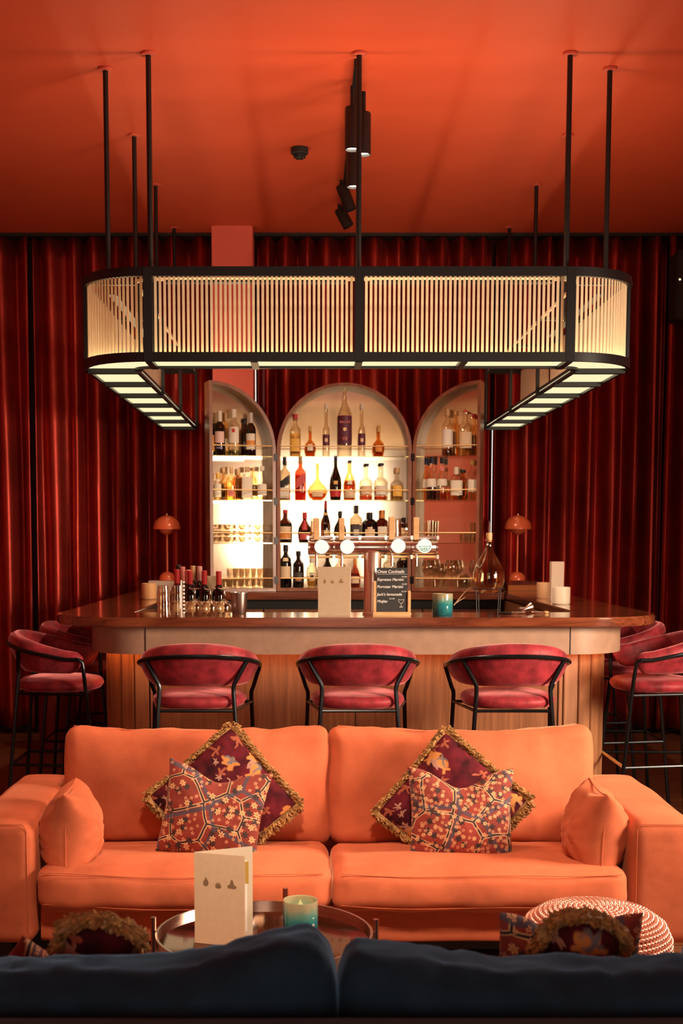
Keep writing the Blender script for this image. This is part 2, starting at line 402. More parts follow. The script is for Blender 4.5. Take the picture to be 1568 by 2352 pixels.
def u_slab(outer, inner, z0, z1, mb):
    """closed U-shaped slab between two u_paths with equal count"""
    n = len(outer); vs = []
    for z in (z0, z1):
        vs += [(x, y, z) for x, y in outer]; vs += [(x, y, z) for x, y in inner]
    fs = []
    for i in range(n-1):
        fs += [(i, i+1, n+i+1, n+i), (2*n+i, 3*n+i, 3*n+i+1, 2*n+i+1), (i, 2*n+i, 2*n+i+1, i+1), (n+i, n+i+1, 3*n+i+1, 3*n+i)]
    fs += [(0, n, 3*n, 2*n), (n-1, 3*n-1, 4*n-1, 2*n-1)]
    mb.add(vs, fs); return mb
def text_mesh(name, body, size, mat_, parent, mtx, extrude=.0004, align='LEFT', shear=0):
    cu = bpy.data.curves.new(name, 'FONT'); cu.body = body; cu.size = size; cu.extrude = extrude; cu.align_x = align; cu.shear = shear; cu.offset = size*.012
    o = bpy.data.objects.new('tmp', cu); COL.objects.link(o)
    dg = bpy.context.evaluated_depsgraph_get(); me = bpy.data.meshes.new_from_object(o.evaluated_get(dg))
    bpy.data.objects.remove(o); me.transform(mtx); me.materials.clear(); me.materials.append(M[mat_])
    r = bpy.data.objects.new(name, me); COL.objects.link(r); r.parent = parent; return r
UP = Matrix.Rotation(PI/2, 4, 'X')   # text lying in xy -> standing, facing -Y
CX = .225; CEIL = 3.682; WALL = 9.75

# ---------------- the room ----------------
RX0, RX1, RY0 = -3.9, 3.2, -4.0
struct(MB().box(RX0, RX1, RY0, WALL, -.1, 0).build('floor', 'floor'))
struct(MB().box(RX0, RX1, RY0, WALL, CEIL, CEIL+.1).build('ceiling', 'ceiling'))
struct(MB().box(RX0-.1, RX1+.1, WALL, WALL+.1, -.1, CEIL+.1).build('wall_back', 'wallback'))
struct(MB().box(RX0-.1, RX0, RY0, WALL, 0, CEIL).build('wall_left', 'wallpaint'))
wr = MB()
wr.box(RX1, RX1+.1, RY0, 3.2, 0, CEIL); wr.box(RX1, RX1+.1, 4.6, WALL, 0, CEIL); wr.box(RX1, RX1+.1, 3.2, 4.6, 0, 1.2); wr.box(RX1, RX1+.1, 3.2, 4.6, 2.5, CEIL)
struct(wr.build('wall_right', 'wallpaint'))
wf = MB()
wf.box(RX0, -.65, RY0-.1, RY0, 0, CEIL); wf.box(1.3, RX1, RY0-.1, RY0, 0, CEIL); wf.box(-.65, 1.3, RY0-.1, RY0, 2.85, CEIL); wf.box(-.65, 1.3, RY0-.1, RY0, 0, .6)
struct(wf.build('wall_front', 'rearwall'))
def window(name, x0, x1, y0, y1, z0, z1, ax):
    fr = MB(); t = .05
    if ax == 'y':
        fr.box(x0, x1, y0, y1, z0, z0+t); fr.box(x0, x1, y0, y1, z1-t, z1); fr.box(x0, x0+t, y0, y1, z0+t, z1-t); fr.box(x1-t, x1, y0, y1, z0+t, z1-t)
        p = MB().box(x0+t, x1-t, y0+.03, y0+.04, z0+t, z1-t)
    else:
        fr.box(x0, x1, y0, y1, z0, z0+t); fr.box(x0, x1, y0, y1, z1-t, z1); fr.box(x0, x1, y0, y0+t, z0+t, z1-t); fr.box(x0, x1, y1-t, y1, z0+t, z1-t)
        p = MB().box(x1-.03, x1-.02, y0+t, y1-t, z0+t, z1-t)
    o = struct(fr.build(name, 'blackmatte')); p.build('window_pane', 'daypane', o)
window('window_1', -.65, 1.3, RY0-.1, RY0, .6, 2.85, 'y')
window('window_2', RX1, RX1+.1, 3.2, 4.6, 1.2, 2.5, 'x')
struct(MB().box(RX0, RX1, WALL-.03, WALL, 0, .09).build('baseboard_back', 'blackmatte'))
# orange painted pier against the back wall, daylight gaps between the curtains
struct(MB().box(-.70, -.41, 9.22, WALL, 0, CEIL).build('trim_1', 'pier'))
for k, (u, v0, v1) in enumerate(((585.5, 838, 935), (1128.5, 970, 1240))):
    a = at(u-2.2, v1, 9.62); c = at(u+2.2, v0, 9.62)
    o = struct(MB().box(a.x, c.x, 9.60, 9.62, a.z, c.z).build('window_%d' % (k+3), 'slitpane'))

# ---------------- curtains ----------------
def curtain(x0, x1, y, label, seed, per=.155, amp=.085, ztop=3.655, zbot=.05):
    rnd = random.Random(seed); n = int((x1-x0)/.008); rows = []; zs = 26
    ph = []; a = rnd.random()*6
    for i in range(n+1):
        ph.append(a); xx = i/n*(x1-x0)
        a += 2*PI*.008/per*(1+.45*noise.noise(Vector((xx*2.1, seed, 0))))
    for k in range(zs+1):
        t = k/zs; z = ztop+(zbot-ztop)*t; row = []
        for i in range(n+1):
            x = x0+(x1-x0)*i/n
            wv = math.sin(ph[i]+.35*noise.noise(Vector((x*.8, t*2.2, seed))))
            wv = math.copysign(abs(wv)**.85, wv)
            am = amp*(.85+.5*noise.noise(Vector((x*3, t*.9, seed+5))))
            row.append((x+.012*math.sin(ph[i]*.5+t*1.5), y+am*wv+.015*noise.noise(Vector((x*9, t*3, seed))), z))
        rows.append(row)
    o = MB().grid(rows).build('curtain', 'curtain'); md = o.modifiers.new('thick', 'SOLIDIFY'); md.thickness = .004
    tag(o, label, 'curtain', 'dark red velvet curtains along the back wall'); return o
curtain(-2.75, -2.065, 9.5, 'dark red velvet curtain panel at the far left edge of the back wall', 1)
curtain(-2.03, -.72, 9.5, 'dark red velvet curtain between the far left panel and the orange pier', 2)
curtain(-.40, 1.345, 9.5, 'dark red velvet curtain behind the arched bottle cabinet', 3, .155, .09)
curtain(1.365, 2.62, 9.5, 'dark red velvet curtain right of the cabinet behind the right mushroom lamp', 4, .15, .09)
curtain(2.60, 3.15, 9.45, 'dark red velvet curtain panel at the far right edge of the back wall', 5)
tr = MB().box(-3.0, 3.18, 9.42, 9.57, 3.660, 3.6815)
tag(tr.build('curtain_track', 'blackmatte'), 'black curtain track running under the ceiling above the red curtains', 'curtain track')

# ---------------- chandelier ----------------
ch = thing('chandelier', (CX, 6.0, 2.27), 'large U-shaped black frame chandelier with cream slats hung over the bar', 'chandelier')
chl = Vector((CX, 6.0, 2.27))
def off(o): # objects built in world space, parented to an empty at loc
    o.matrix_parent_inverse = Matrix.Translation(-o.parent.location); return o
ZB, ZT, YB = 2.275, 2.70, 9.38
OUT = dict(W=1.32, Yf=5.9, R=.35); INN = dict(W=1.06, Yf=6.16, R=.09)
def ring(d, t, Yb=YB): return u_path(d['W']-t, d['Yf']+t, max(d['R']-t, .02), Yb)
for nm, z0, z1 in (('outer_bottom_rail', ZB, ZB+.042), ('outer_top_rail', ZT-.042, ZT)):
    off(u_slab(ring(OUT, 0), ring(OUT, .018), z0, z1, MB()).build(nm, 'black', ch))
off(u_slab(ring(INN, -.018), ring(INN, 0), ZB, ZB+.035, MB()).build('inner_bottom_rail', 'black', ch))
off(u_slab(ring(INN, -.012), ring(INN, 0), ZT-.014, ZT, MB()).build('inner_top_rail', 'creammetal', ch))
off(u_slab(ring(OUT, .03, 9.3), ring(OUT, .045, 9.3), ZB+.019, ZB+.030, MB()).build('led_strip', 'ledwarm', ch))
def off_post(x, y, d=.04, e=.02, name='post'):
    return off(MB().box(x-d/2, x+d/2, y-e/2, y+e/2, ZB, ZT-.001).build(name, 'black', ch, bevel=.002))
for x in (-.967, 0, .967): off_post(CX+x, 5.908, .042)
ys = [6.25, 7.2, 8.17, 9.30]
for sx in (-1, 1):
    for y in ys: off_post(CX+sx*1.312, y, .018, .04)
    for y in (6.25, 7.2, 8.17, 9.30): off_post(CX+sx*1.05, y, .018, .03, 'inner_post')
    off_post(CX+sx*.967, 6.17, .03, .018, 'inner_post')
    off(MB().box(CX+min(sx*1.05, sx*1.32), CX+max(sx*1.05, sx*1.32), YB-.02, YB, ZB, ZB+.035).build('end_bar', 'black', ch))
    off(MB().box(CX+min(sx*1.05, sx*1.32), CX+max(sx*1.05, sx*1.32), YB-.02, YB, ZT-.03, ZT).build('end_bar', 'black', ch))
# slat screens: between posts
def walk(path, step_):
    out = []; L = 0; segs = []
    for a, b_ in zip(path, path[1:]):
        d = math.hypot(b_[0]-a[0], b_[1]-a[1]); segs.append((L, d, a, b_)); L += d
    s = step_/2; i = 0
    while s < L:
        while s > segs[i][0]+segs[i][1]: i += 1
        l0, d, a, b_ = segs[i]; t = (s-l0)/d
        out.append(((a[0]+(b_[0]-a[0])*t, a[1]+(b_[1]-a[1])*t), math.atan2(b_[1]-a[1], b_[0]-a[0]))); s += step_
    return out
def slats(path):
    mb = MB(); z0, z1 = ZB+.02, ZT-.02
    for (x, y), an in walk(path, .0214):
        mb.box(-.0060, .0060, -.0012, .0012, z0, z1, Matrix.Translation((x, y, 0)) @ Matrix.Rotation(an, 4, 'Z'))
    return off(mb.build('slat_screen', 'slat', ch, smooth=False))
full = ring(OUT, .024); k = len(full)
yin = OUT['Yf']+.024
for a, b_ in ((-.945, -.022), (.022, .945)): slats([(CX+a, yin), (CX+b_, yin)])
for sx in (-1, 1):
    arc = [(CX+sx*.99, yin)]+[(CX+sx*(1.32-.35+.326*math.sin(PI/2*i/10)), 6.25-.326*math.cos(PI/2*i/10)) for i in range(1, 11)]
    slats(arc)
    for a, b_ in zip(ys, ys[1:]): slats([(CX+sx*1.296, a+.02), (CX+sx*1.296, b_-.02)])
# diffusers and cross bars of the underside
zd = ZB+.012
def diff(poly): return off(MB().prism(poly, 'z', zd, zd+.006).build('diffuser', 'diff', ch, smooth=False))
xs = [-.967, -.484, 0, .484, .967]
for a, b_ in zip(xs, xs[1:]): diff([(CX+a, 5.92), (CX+b_, 5.92), (CX+b_, 6.16), (CX+a, 6.16)])
for x in xs: off(MB().box(CX+x-.016, CX+x+.016, 5.918, 6.16, ZB-.003, ZB+.012).build('cross_bar', 'black', ch))
yy = [6.25]+[6.25+(9.36-6.25)*i/6 for i in range(1, 7)]
for sx in (-1, 1):
    poly = [(CX+sx*.967, 6.16), (CX+sx*.967, 5.92)]+[(CX+sx*(.97+.33*math.sin(PI/2*i/10)), 6.25-.33*math.cos(PI/2*i/10)) for i in range(1, 11)]+[(CX+sx*1.06, 6.25), (CX+sx*1.045, 6.17)]
    diff(poly if sx > 0 else poly[::-1])
    for y in yy: off(MB().box(CX+min(sx*1.06, sx*1.302), CX+max(sx*1.06, sx*1.302), y-.02, y+.02, ZB-.012, ZB+.012).build('cross_bar', 'black', ch))
    for a, b_ in zip(yy, yy[1:]):
        
        if a > 6.9: off(MB().box(CX+min(sx*1.065, sx*1.27), CX+max(sx*1.065, sx*1.27), a+.015, b_-.015, zd+.007, zd+.010).build('light_blocker', 'white', ch))  # opaque sheet added to keep diffuser light off the rear ceiling
        p = [(CX+sx*1.06, a), (CX+sx*1.302, a), (CX+sx*1.302, b_), (CX+sx*1.06, b_)]; diff(p if sx > 0 else p[::-1])
# rods with painted ceiling caps
rods = [(CX, 6.03), (CX-.967, 6.03), (CX+.967, 6.03)]+[(CX+sx*1.194, y) for sx in (-1, 1) for y in (6.22, 7.2, 8.17, 9.25)]
for x, y in rods:
    r = off(MB().cyl((x, y, ZT-.02), .0125 if y > 6.1 else .0125, CEIL-ZT+.02-.012, 14).build('suspension_rod', 'black', ch))
    c = off(MB().lathe([(.034, 0), (.034, .010), (.030, .012)], (x, y, CEIL-.0125), 24).build('ceiling_cap', 'wallpaint', ch))
    off(MB().box(x-.13, x+.13, y-.008, y+.008, ZT-.022, ZT-.006).build('top_bracket', 'black', ch)) if y > 6.1 else off(MB().box(x-.008, x+.008, y-.13, y+.13, ZT-.022, ZT-.006).build('top_bracket', 'black', ch))
# light from the LED strips lying on the top of the frame
def up_strip(x0, x1, y0, y1, pw):
    cx_, cy_ = (x0+x1)/2, (y0+y1)/2
    off(MB().box(x0, x1, y0, y1, ZT-.05, ZT-.04).build('led_tray', 'black', ch))
    a = area('uplight', (cx_, cy_, ZT-.035), (cx_, cy_, 9), x1-x0, y1-y0, pw, (1, .62, .34)); a.parent = ch; a.matrix_parent_inverse = Matrix.Translation(-chl)
up_strip(CX-.9, CX-.05, 6.0, 6.06, 4.2); up_strip(CX+.05, CX+.9, 6.0, 6.06, 6.8)
for sx, pw in ((-1, 1.2), (1, 3.6)): up_strip(CX+sx*1.19-.02, CX+sx*1.19+.02, 6.3, 7.6, pw)

# ---------------- ceiling track spots, smoke detector, speaker ----------------
tk = thing('track_light', (.22, 6.1, CEIL), 'black ceiling track carrying spotlights down the middle of the ceiling', 'track light')
off(MB().box(.205, .24, 6.1, 8.6, CEIL-.035, CEIL-.001).build('track', 'black', tk))
def spot(x, y, tilt, rz, lit, label, h=.17, drop=.09):
    t = thing('spotlight', (x, y, CEIL-.036), label, 'spotlight', 'spotlights on the ceiling track', rz)
    MB().cyl((0, 0, -drop), .011, drop, 12).build('stem', 'black', t)
    Rm = Matrix.Translation((0, 0, -drop)) @ Matrix.Rotation(tilt, 4, 'X')
    b = MB().lathe([(.0, .0), (.034, .0), (.037, -.006), (.037, -h), (.033, -h), (.033, -h+.02), (0, -h+.02)], n=24).build('lamp_head', 'black', t); b.matrix_local = Rm
    if lit:
        l = bpy.data.lights.new('spot_lamp', 'SPOT'); l.energy = lit; l.spot_size = math.radians(95 if lit < 50 else 135); l.spot_blend = .7; l.color = (1, .78, .55); l.shadow_soft_size = .03
        lo = bpy.data.objects.new('spot_lamp', l); COL.objects.link(lo); lo.parent = t; lo.matrix_local = Rm @ Matrix.Translation((0, 0, -h-.01))
    e = MB().lathe([(.0, -h+.012), (.031, -h+.012)], n=20).build('bulb', 'spotemit' if lit else 'blackmatte', t); e.matrix_local = Rm
    return t
spot(.205, 6.35, 0, 0, 30, 'black cylinder spotlight, nearest of the track, lit and pointing straight down', .20, .10)
spot(.262, 6.43, 0, 0, 30, 'black cylinder spotlight, lit, just right of the nearest one on the track', .20, .10)
spot(.232, 7.0, 0, 0, 130, 'black cylinder spotlight, lit, alone in the middle of the track', .20, .10)
spot(.19, 7.95, -.38, PI/2, 0, 'unlit black spotlight tilted towards the bar, third along the track', .16, .03)
spot(.19, 8.5, -.5, PI/2, 0, 'unlit black spotlight at the far end of the track', .13, .03)
sd = thing('smoke_detector', (-.06, 7.44, CEIL), 'small black round smoke detector on the orange ceiling', 'smoke detector')
MB().lathe([(.0, -.036), (.044, -.036), (.05, -.03), (.05, -.0005), (0, -.0005)], n=28).build('base', 'blackmatte', sd)
mb = MB().lathe([(0, -.062), (.02, -.06), (.028, -.052), (.03, -.036)], n=20)
for i in range(6):
    a = i*PI/3; mb.box(.026, .034, -.003, .003, -.058, -.036, Matrix.Rotation(a, 4, 'Z'))
mb.build('sensor_dome', 'blackmatte', sd)
p0 = at(1532, 745, 9.3); p1 = at(1600, 590, 9.3)
sp_ = thing('loudspeaker', (p0.x+.12, 9.2, p0.z), 'black loudspeaker mounted high at the right end of the curtain', 'loudspeaker')
MB().box(-.12, .13, -.12, .1, 0, p1.z-p0.z).build('enclosure', 'blackmatte', sp_, bevel=.01)
MB().cyl((0, 0, 0), .007, .004, 10).build('indicator_light', 'tiny', sp_).matrix_local = Matrix.Translation((at(1552, 648, 9.17).x-p0.x-.12, -.122, at(1552, 648, 9.17).z-p0.z)) @ Matrix.Rotation(PI/2, 4, 'X')
MB().box(-.03, .03, .1, .13, .2, .26).build('wall_bracket', 'blackmatte', sp_)

# ---------------- bar counter ----------------
bar = thing('bar_counter', (CX, 6.1, 0), 'U-shaped walnut bar counter with rounded corners and leather fascia', 'bar counter')
def bo(mb, nm, m_, **k): o = mb.build(nm, m_, bar, **k); o.matrix_parent_inverse = Matrix.Translation((-CX, -6.1, 0)); return o
YBK = 9.3
mb = u_slab(u_path(1.475, 5.85, .42, YBK, seg=16), u_path(1.105, 6.30, .03, YBK, seg=16), 1.055, 1.10, MB())
bo(mb, 'worktop', 'bar_wood_top', bevel=.006)
bo(u_slab(u_path(1.30, 5.93, .3, YBK, seg=14), u_path(1.27, 5.96, .27, YBK, seg=14), .921, 1.0555, MB()), 'fascia', 'fascia')
for sx in (-1, 1): bo(MB().box(CX+sx*1.0-.002, CX+sx*1.0+.002, 5.9275, 5.93, .922, 1.054), 'fascia_seam', 'blackmatte')
bo(u_slab(u_path(1.268, 6.0, .25, YBK, seg=14), u_path(1.225, 6.05, .21, YBK, seg=14), .945, .96, MB()), 'led_strip', 'ledorange')
# base: flat front panels, narrow boards round the corners and down the sides
bo(u_slab(u_path(1.22, 6.13, .27, YBK, seg=14), u_path(1.12, 6.28, .1, YBK, seg=14), 0, .99, MB()), 'carcass', 'blackmatte')
px_ = [-.98, -.005, .98]
for a, b_ in zip(px_, px_[1:]): bo(MB().box(CX+a+.002, CX+b_-.002, 6.105, 6.13, .06, .985), 'front_panel', 'bar_wood', bevel=.001)
base = u_path(1.245, 6.105, .29, YBK, seg=10)
for sx in (-1, 1):
    segs = [(CX+sx*(.98+.0), 6.105)]
    for i in range(0, 6): 
        a = PI/2*i/5; segs.append((CX+sx*(1.245-.24+.24*math.sin(a)), 6.345-.24*math.cos(a)))
    y = 6.345
    while y < 9.2: y += .105; segs.append((CX+sx*1.245, y))
    for p, q in zip(segs, segs[1:]):
        d = Vector((q[0]-p[0], q[1]-p[1], 0)); L = d.length
        if L < .01: continue
        an = math.atan2(d.y, d.x); Mx = Matrix.Translation((p[0], p[1], 0)) @ Matrix.Rotation(an, 4, 'Z')
        bo(MB().box(.003, L-.003, -.008 if sx > 0 else -.008, .008, .06, .985, Mx), 'corner_board' if p[1] < 6.34 else 'side_board', 'bar_slat', bevel=.003)
bo(u_slab(u_path(1.20, 6.16, .25, YBK), u_path(1.15, 6.2, .22, YBK), 0, .06, MB()), 'kick_plate', 'blackmatte')
# inner faces of the arms
for sx in (-1, 1): bo(MB().box(CX+sx*1.12-.008, CX+sx*1.12+.008, 6.3, YBK, .1, 1.05), 'inner_panel', 'bar_wood')
bo(MB().box(CX-1.1, CX+1.1, 6.29, 6.305, .1, 1.05), 'inner_panel', 'bar_wood')
# drip tray strip of pale wood inside the front counter
st = thing('work_bench', (CX, 6.9, 0), 'low bartender work bench hidden inside the bar counter', 'work bench')
def so(mb, nm, m_, **k): o = mb.build(nm, m_, st, **k); o.matrix_parent_inverse = Matrix.Translation((-CX, -6.9, 0)); return o
so(MB().box(CX-1.08, CX+1.08, 6.62, 7.25, .92, .955), 'bench_top', 'steel', bevel=.003)
for x in (-1.05, 0, 1.05):
    for y in (6.66, 7.2): so(MB().box(CX+x-.02, CX+x+.02, y-.02, y+.02, 0, .92), 'leg', 'steel')

# back bar
bb = thing('back_bar', (CX, 8.75, 0), 'dark wooden back bar counter carrying the arched bottle cabinet', 'back bar')
def bk(mb, nm, m_, **k): o = mb.build(nm, m_, bb, **k); o.matrix_parent_inverse = Matrix.Translation((-CX, -8.75, 0)); return o
bk(MB().box(CX-1.10, CX+1.10, 8.62, 9.3, 1.055, 1.105), 'worktop', 'bar_wood_top', bevel=.004)
bk(MB().box(CX-1.10, CX+1.10, 8.74, 9.28, .10, 1.055), 'carcass', 'blackmatte')
for i in range(4):
    x0 = CX-1.09+i*.5475; d = bk(MB().box(x0, x0+.54, 8.70, 8.74, .72, .985), 'drawer_front', 'bar_wood', bevel=.003)
    bk(MB().box(x0, x0+.54, 8.70, 8.74, .12, .71), 'cupboard_door', 'bar_wood', bevel=.003)

# ---------------- arched bottle cabinet ----------------
CY = 8.75; CZ = 1.108
cab = thing('bottle_cabinet', (.234, CY, CZ), 'open arched wooden bottle cabinet with mirrored back and two half-arch wings', 'cabinet')
ZS = 2.066-CZ; R0 = .463; DEP = .17
def outl(kind, i):
    n = 20
    if kind == 'c':
        p = [(-R0+i, i), (-R0+i, ZS)]+[(-(R0-i)*math.cos(PI*k/(2*n)), ZS+(R0-i)*math.sin(PI*k/(2*n))) for k in range(1, 2*n)]+[(R0-i, ZS), (R0-i, i)]
        return p
    a1 = math.acos(min(1, i/(R0-i)))
    p = [(i, i), (i, ZS)]+[(R0-(R0-i)*math.cos(a1*k/n), ZS+(R0-i)*math.sin(a1*k/n)) for k in range(1, n+1)]+[(R0-i, i)]
    return [(x*(-1 if kind == 'l' else 1), z) for x, z in p]
def frame(kind, dep):
    o, n_ = outl(kind, 0), outl(kind, .022); k = len(o); mb = MB()
    vs = [(x, 0, z) for x, z in o]+[(x, 0, z) for x, z in n_]+[(x, dep, z) for x, z in o]+[(x, dep, z) for x, z in n_]
    A, B, C = [], [], []
    for a in range(k):
        b_ = (a+1) % k
        A += [(a, b_, k+b_, k+a), (2*k+a, 3*k+a, 3*k+b_, 2*k+b_), (a, 2*k+a, 2*k+b_, b_)]; C += [(k+a, k+b_, 3*k+b_, 3*k+a)]
    mb.add(vs, A); mb.m = 1; s = len(mb.v); mb.f += C; mb.mi += [1]*len(C); return mb
def fit_out(parent, kind, dep, leds):
    inn = outl(kind, .0215); x0 = min(p[0] for p in inn); x1 = max(p[0] for p in inn)
    MB().prism(inn, 'y', dep-.006, dep-.001).build('mirror_back', 'mirror', parent)
    for z in (1.444, 1.736, 2.035):
        MB().box(x0+.001, x1-.001, .012, dep-.008, z-CZ-.008, z-CZ-.002).build('glass_shelf', 'shelfglass', parent)
    for z in (1.132, 1.444, 1.736, 2.035):
        zz = z-CZ+.066; MB().tube([(x0, .010, zz), (x1, .010, zz)], .004, 8).build('gallery_rail', 'brass', parent)
    for z in leds:
        MB().box(x0+.01, x1-.05 if kind != 'l' else x1-.14, .02, .035, z-CZ-.022, z-CZ-.009).build('led_bar', 'led', parent)
frame('c', DEP).build('centre_frame', ['cab_wood', 'cab_in'], cab, ang=25)
fit_out(cab, 'c', DEP, ())
for z in (1.736, 2.035): MB().box(-.43, .12, DEP-.03, DEP-.014, z-CZ-.020, z-CZ-.009).build('led_bar', 'led', cab)
MB().box(-.43, -.05, DEP-.03, DEP-.014, 1.444-CZ-.020, 1.444-CZ-.009).build('led_bar', 'led', cab)
AL = math.radians(17)
wings = {}
for kind, hx, rz in (('l', -.469, AL), ('r', .469, -AL)):
    wng = frame(kind, .15).build('cabinet_wing', ['cab_wood', 'cab_in'], cab, ang=25); wng.location = (hx, .0, .0); wng.rotation_euler = (0, 0, rz)
    fit_out(wng, kind, .15, (2.035, 1.736) if kind == 'l' else ())
    for z in (1.19, 1.46, 1.73, 2.03):
        MB().box(-.014, .014, -.006, .001, z-CZ-.03, z-CZ+.02).build('hinge', 'black', wng, bevel=.002)
def wing_y(X, s):   # floor depth position inside the wings
    hx = .234+s*.469; return CY-abs(X-hx)*math.tan(AL)+.075

# ---------------- bottles ----------------
PROF = {
 'wine': [(0, 0), (.95, 0), (1, .02), (1, .58), (.93, .66), (.55, .74), (.36, .79), (.34, .97), (.38, .975), (.38, 1)],
 'hock': [(0, 0), (.95, 0), (1, .02), (1, .45), (.85, .58), (.5, .72), (.36, .8), (.33, 1)],
 'spirit': [(0, 0), (.94, 0), (1, .02), (1, .60), (.92, .68), (.5, .74), (.36, .78), (.34, .88), (.4, .9), (.4, 1)],
 'square': [(0, 0), (.96, 0), (1, .02), (1, .62), (.9, .68), (.45, .75), (.34, .79), (.33, 1)],
 'slim': [(0, 0), (.9, 0), (1, .02), (1, .50), (.85, .56), (.45, .60), (.42, 1)],
 'cognac': [(0, 0), (.80, 0), (.86, .02), (.98, .25), (1, .36), (.86, .52), (.5, .66), (.28, .76), (.24, .98), (.28, 1)],
 'taper': [(0, 0), (.88, 0), (.95, .02), (1, .40), (.80, .54), (.42, .68), (.28, .78), (.26, 1)],
 'decanter': [(0, 0), (.42, 0), (.5, .015), (.85, .09), (1, .2), (.98, .28), (.8, .38), (.45, .47), (.2, .57), (.15, .66), (.15, 1)],
 'shoulder': [(0, 0), (.95, 0), (1, .02), (1, .46), (.95, .52), (.7, .58), (.42, .62), (.32, .68), (.30, .95), (.34, 1)],
 'jug': [(0, 0), (.9, 0), (.97, .02), (1, .52), (.95, .60), (.65, .68), (.36, .75), (.30, .82), (.3, 1)],
 'apoth': [(0, 0), (.92, 0), (1, .03), (1, .60), (.93, .70), (.55, .78), (.34, .80), (.34, 1)],
 'round': [(0, 0), (.6, 0), (.8, .03), (1, .2), (1, .3), (.8, .45), (.4, .53), (.27, .58), (.24, 1)],
 'skull': [(0, 0), (.75, 0), (.85, .05), (.95, .3), (1, .5), (.85, .68), (.45, .76), (.4, .84), (.4, 1)],
 'giant': [(0, 0), (.95, 0), (1, .015), (1, .60), (.85, .68), (.5, .75), (.33, .82), (.24, .9), (.22, 1)],
}
GL = {}
def gl(key):
    cols = dict(clear=(.96, .93, .86), amber=(.93, .66, .34), dk=(.10, .05, .03), green=(.45, .48, .22), dkgreen=(.10, .12, .06), yellow=(.99, .88, .62), pink=(.88, .50, .38), grey=(.78, .73, .65), gold=(.96, .82, .60), red=(.8, .35, .22), blue=(.10, .12, .26), brown=(.42, .20, .10))
    if key not in GL: GL[key] = tintglass('bottle_glass_'+key, cols[key], .14 if key in ('clear', 'grey') else .1)
    return GL[key]
PL = {}
def pl(c, metal=0, rough=.5):
    key = (c, metal)
    if key not in PL: PL[key] = plain('colour_%d' % len(PL), c, rough, metal)
    return PL[key]
WHITE = (.82, .74, .60); CREAM = (.80, .60, .38); REDC = (.55, .03, .03); BLK = (.012, .010, .010); CORK = (.62, .38, .18); PURP = (.12, .02, .05); YEL = (.85, .50, .08); ORG = (.75, .28, .05); GOLD = (.7, .42, .12); PINK = (.75, .22, .18); SIL = (.62, .55, .50)
def pr_r(prof, t):
    for (r0, z0), (r1, z1) in zip(prof, prof[1:]):
        if z0 <= t <= z1 and z1 > z0: return r0+(r1-r0)*(t-z0)/(z1-z0)
    return prof[-1][0]
def label_patch(P, r, h, z0, z1, half=1.05, sq=2., flat=1., g=1.015, slant=0):
    n = 12; rows = []
    for k in range(5):
        row = []
        for i in range(n+1):
            a = -PI/2-half+2*half*i/n; c, s = math.cos(a), math.sin(a)
            t = z0+(z1-z0)*k/4+slant*(i/n-.5)
            d = (abs(c)**sq+abs(s)**sq)**(-1/sq) if sq != 2 else 1
            rr = pr_r(P, max(0, min(1, t)))*r*g+.0006
            row.append((rr*d*c, rr*d*s*flat, t*h))
        rows.append(row)
    return MB().grid(rows)
def bottle(X, Y, zb, h, r, prof, glass, liq=None, lvl=.5, labels=(), cap=None, caph=.08, capr=1.15, sq=2., flat=1., label='', group=None, name='bottle', rz=0):
    P = PROF[prof]
    t = thing(name, (X, Y, zb), label, 'bottle', group, rz)
    MB().lathe([(a*r, b_*h) for a, b_ in P], n=20, sq=sq, sy=flat).build('bottle_body', gl(glass) if glass not in M else glass, t, ang=50)
    if liq:
        pp = [(a*r*.90, .004+b_*h) for a, b_ in P if b_ < lvl]; pp += [(pr_r(P, lvl)*r*.90, lvl*h), (0, lvl*h)]
        MB().lathe(pp, n=16, sq=sq, sy=flat).build('liquid', gl(liq), t, ang=50)
    for L_ in labels:
        z0, z1, c = L_[:3]; half = L_[3] if len(L_) > 3 else 1.05; sl = L_[4] if len(L_) > 4 else 0; g = L_[5] if len(L_) > 5 else 1.02
        label_patch(P, r, h, z0, z1, half, sq, flat, g, sl).build('bottle_label', pl(c), t)
    if cap:
        nr = P[-1][0]*r*capr
        MB().lathe([(nr*.98, (1-caph)*h), (nr, (1-caph)*h+.001), (nr, h+.001), (nr*.9, h+.003), (0, h+.003)], n=16).build('bottle_cap', pl(cap), t)
    return t
def row(items, base_v, zb, Yf, group):
    for it in items:
        u, wpx, topv = it[0], it[1], it[2]; kw = dict(it[4]); Y = Yf(u) if callable(Yf) else Yf
        Y += kw.pop('dy', 0)
        p = at(u, topv, Y); r = wpx/2*Y/F
        bottle(p.x, Y, zb, p.z-zb, r, it[3], label=it[5], group=group, **kw)
BY = 8.85
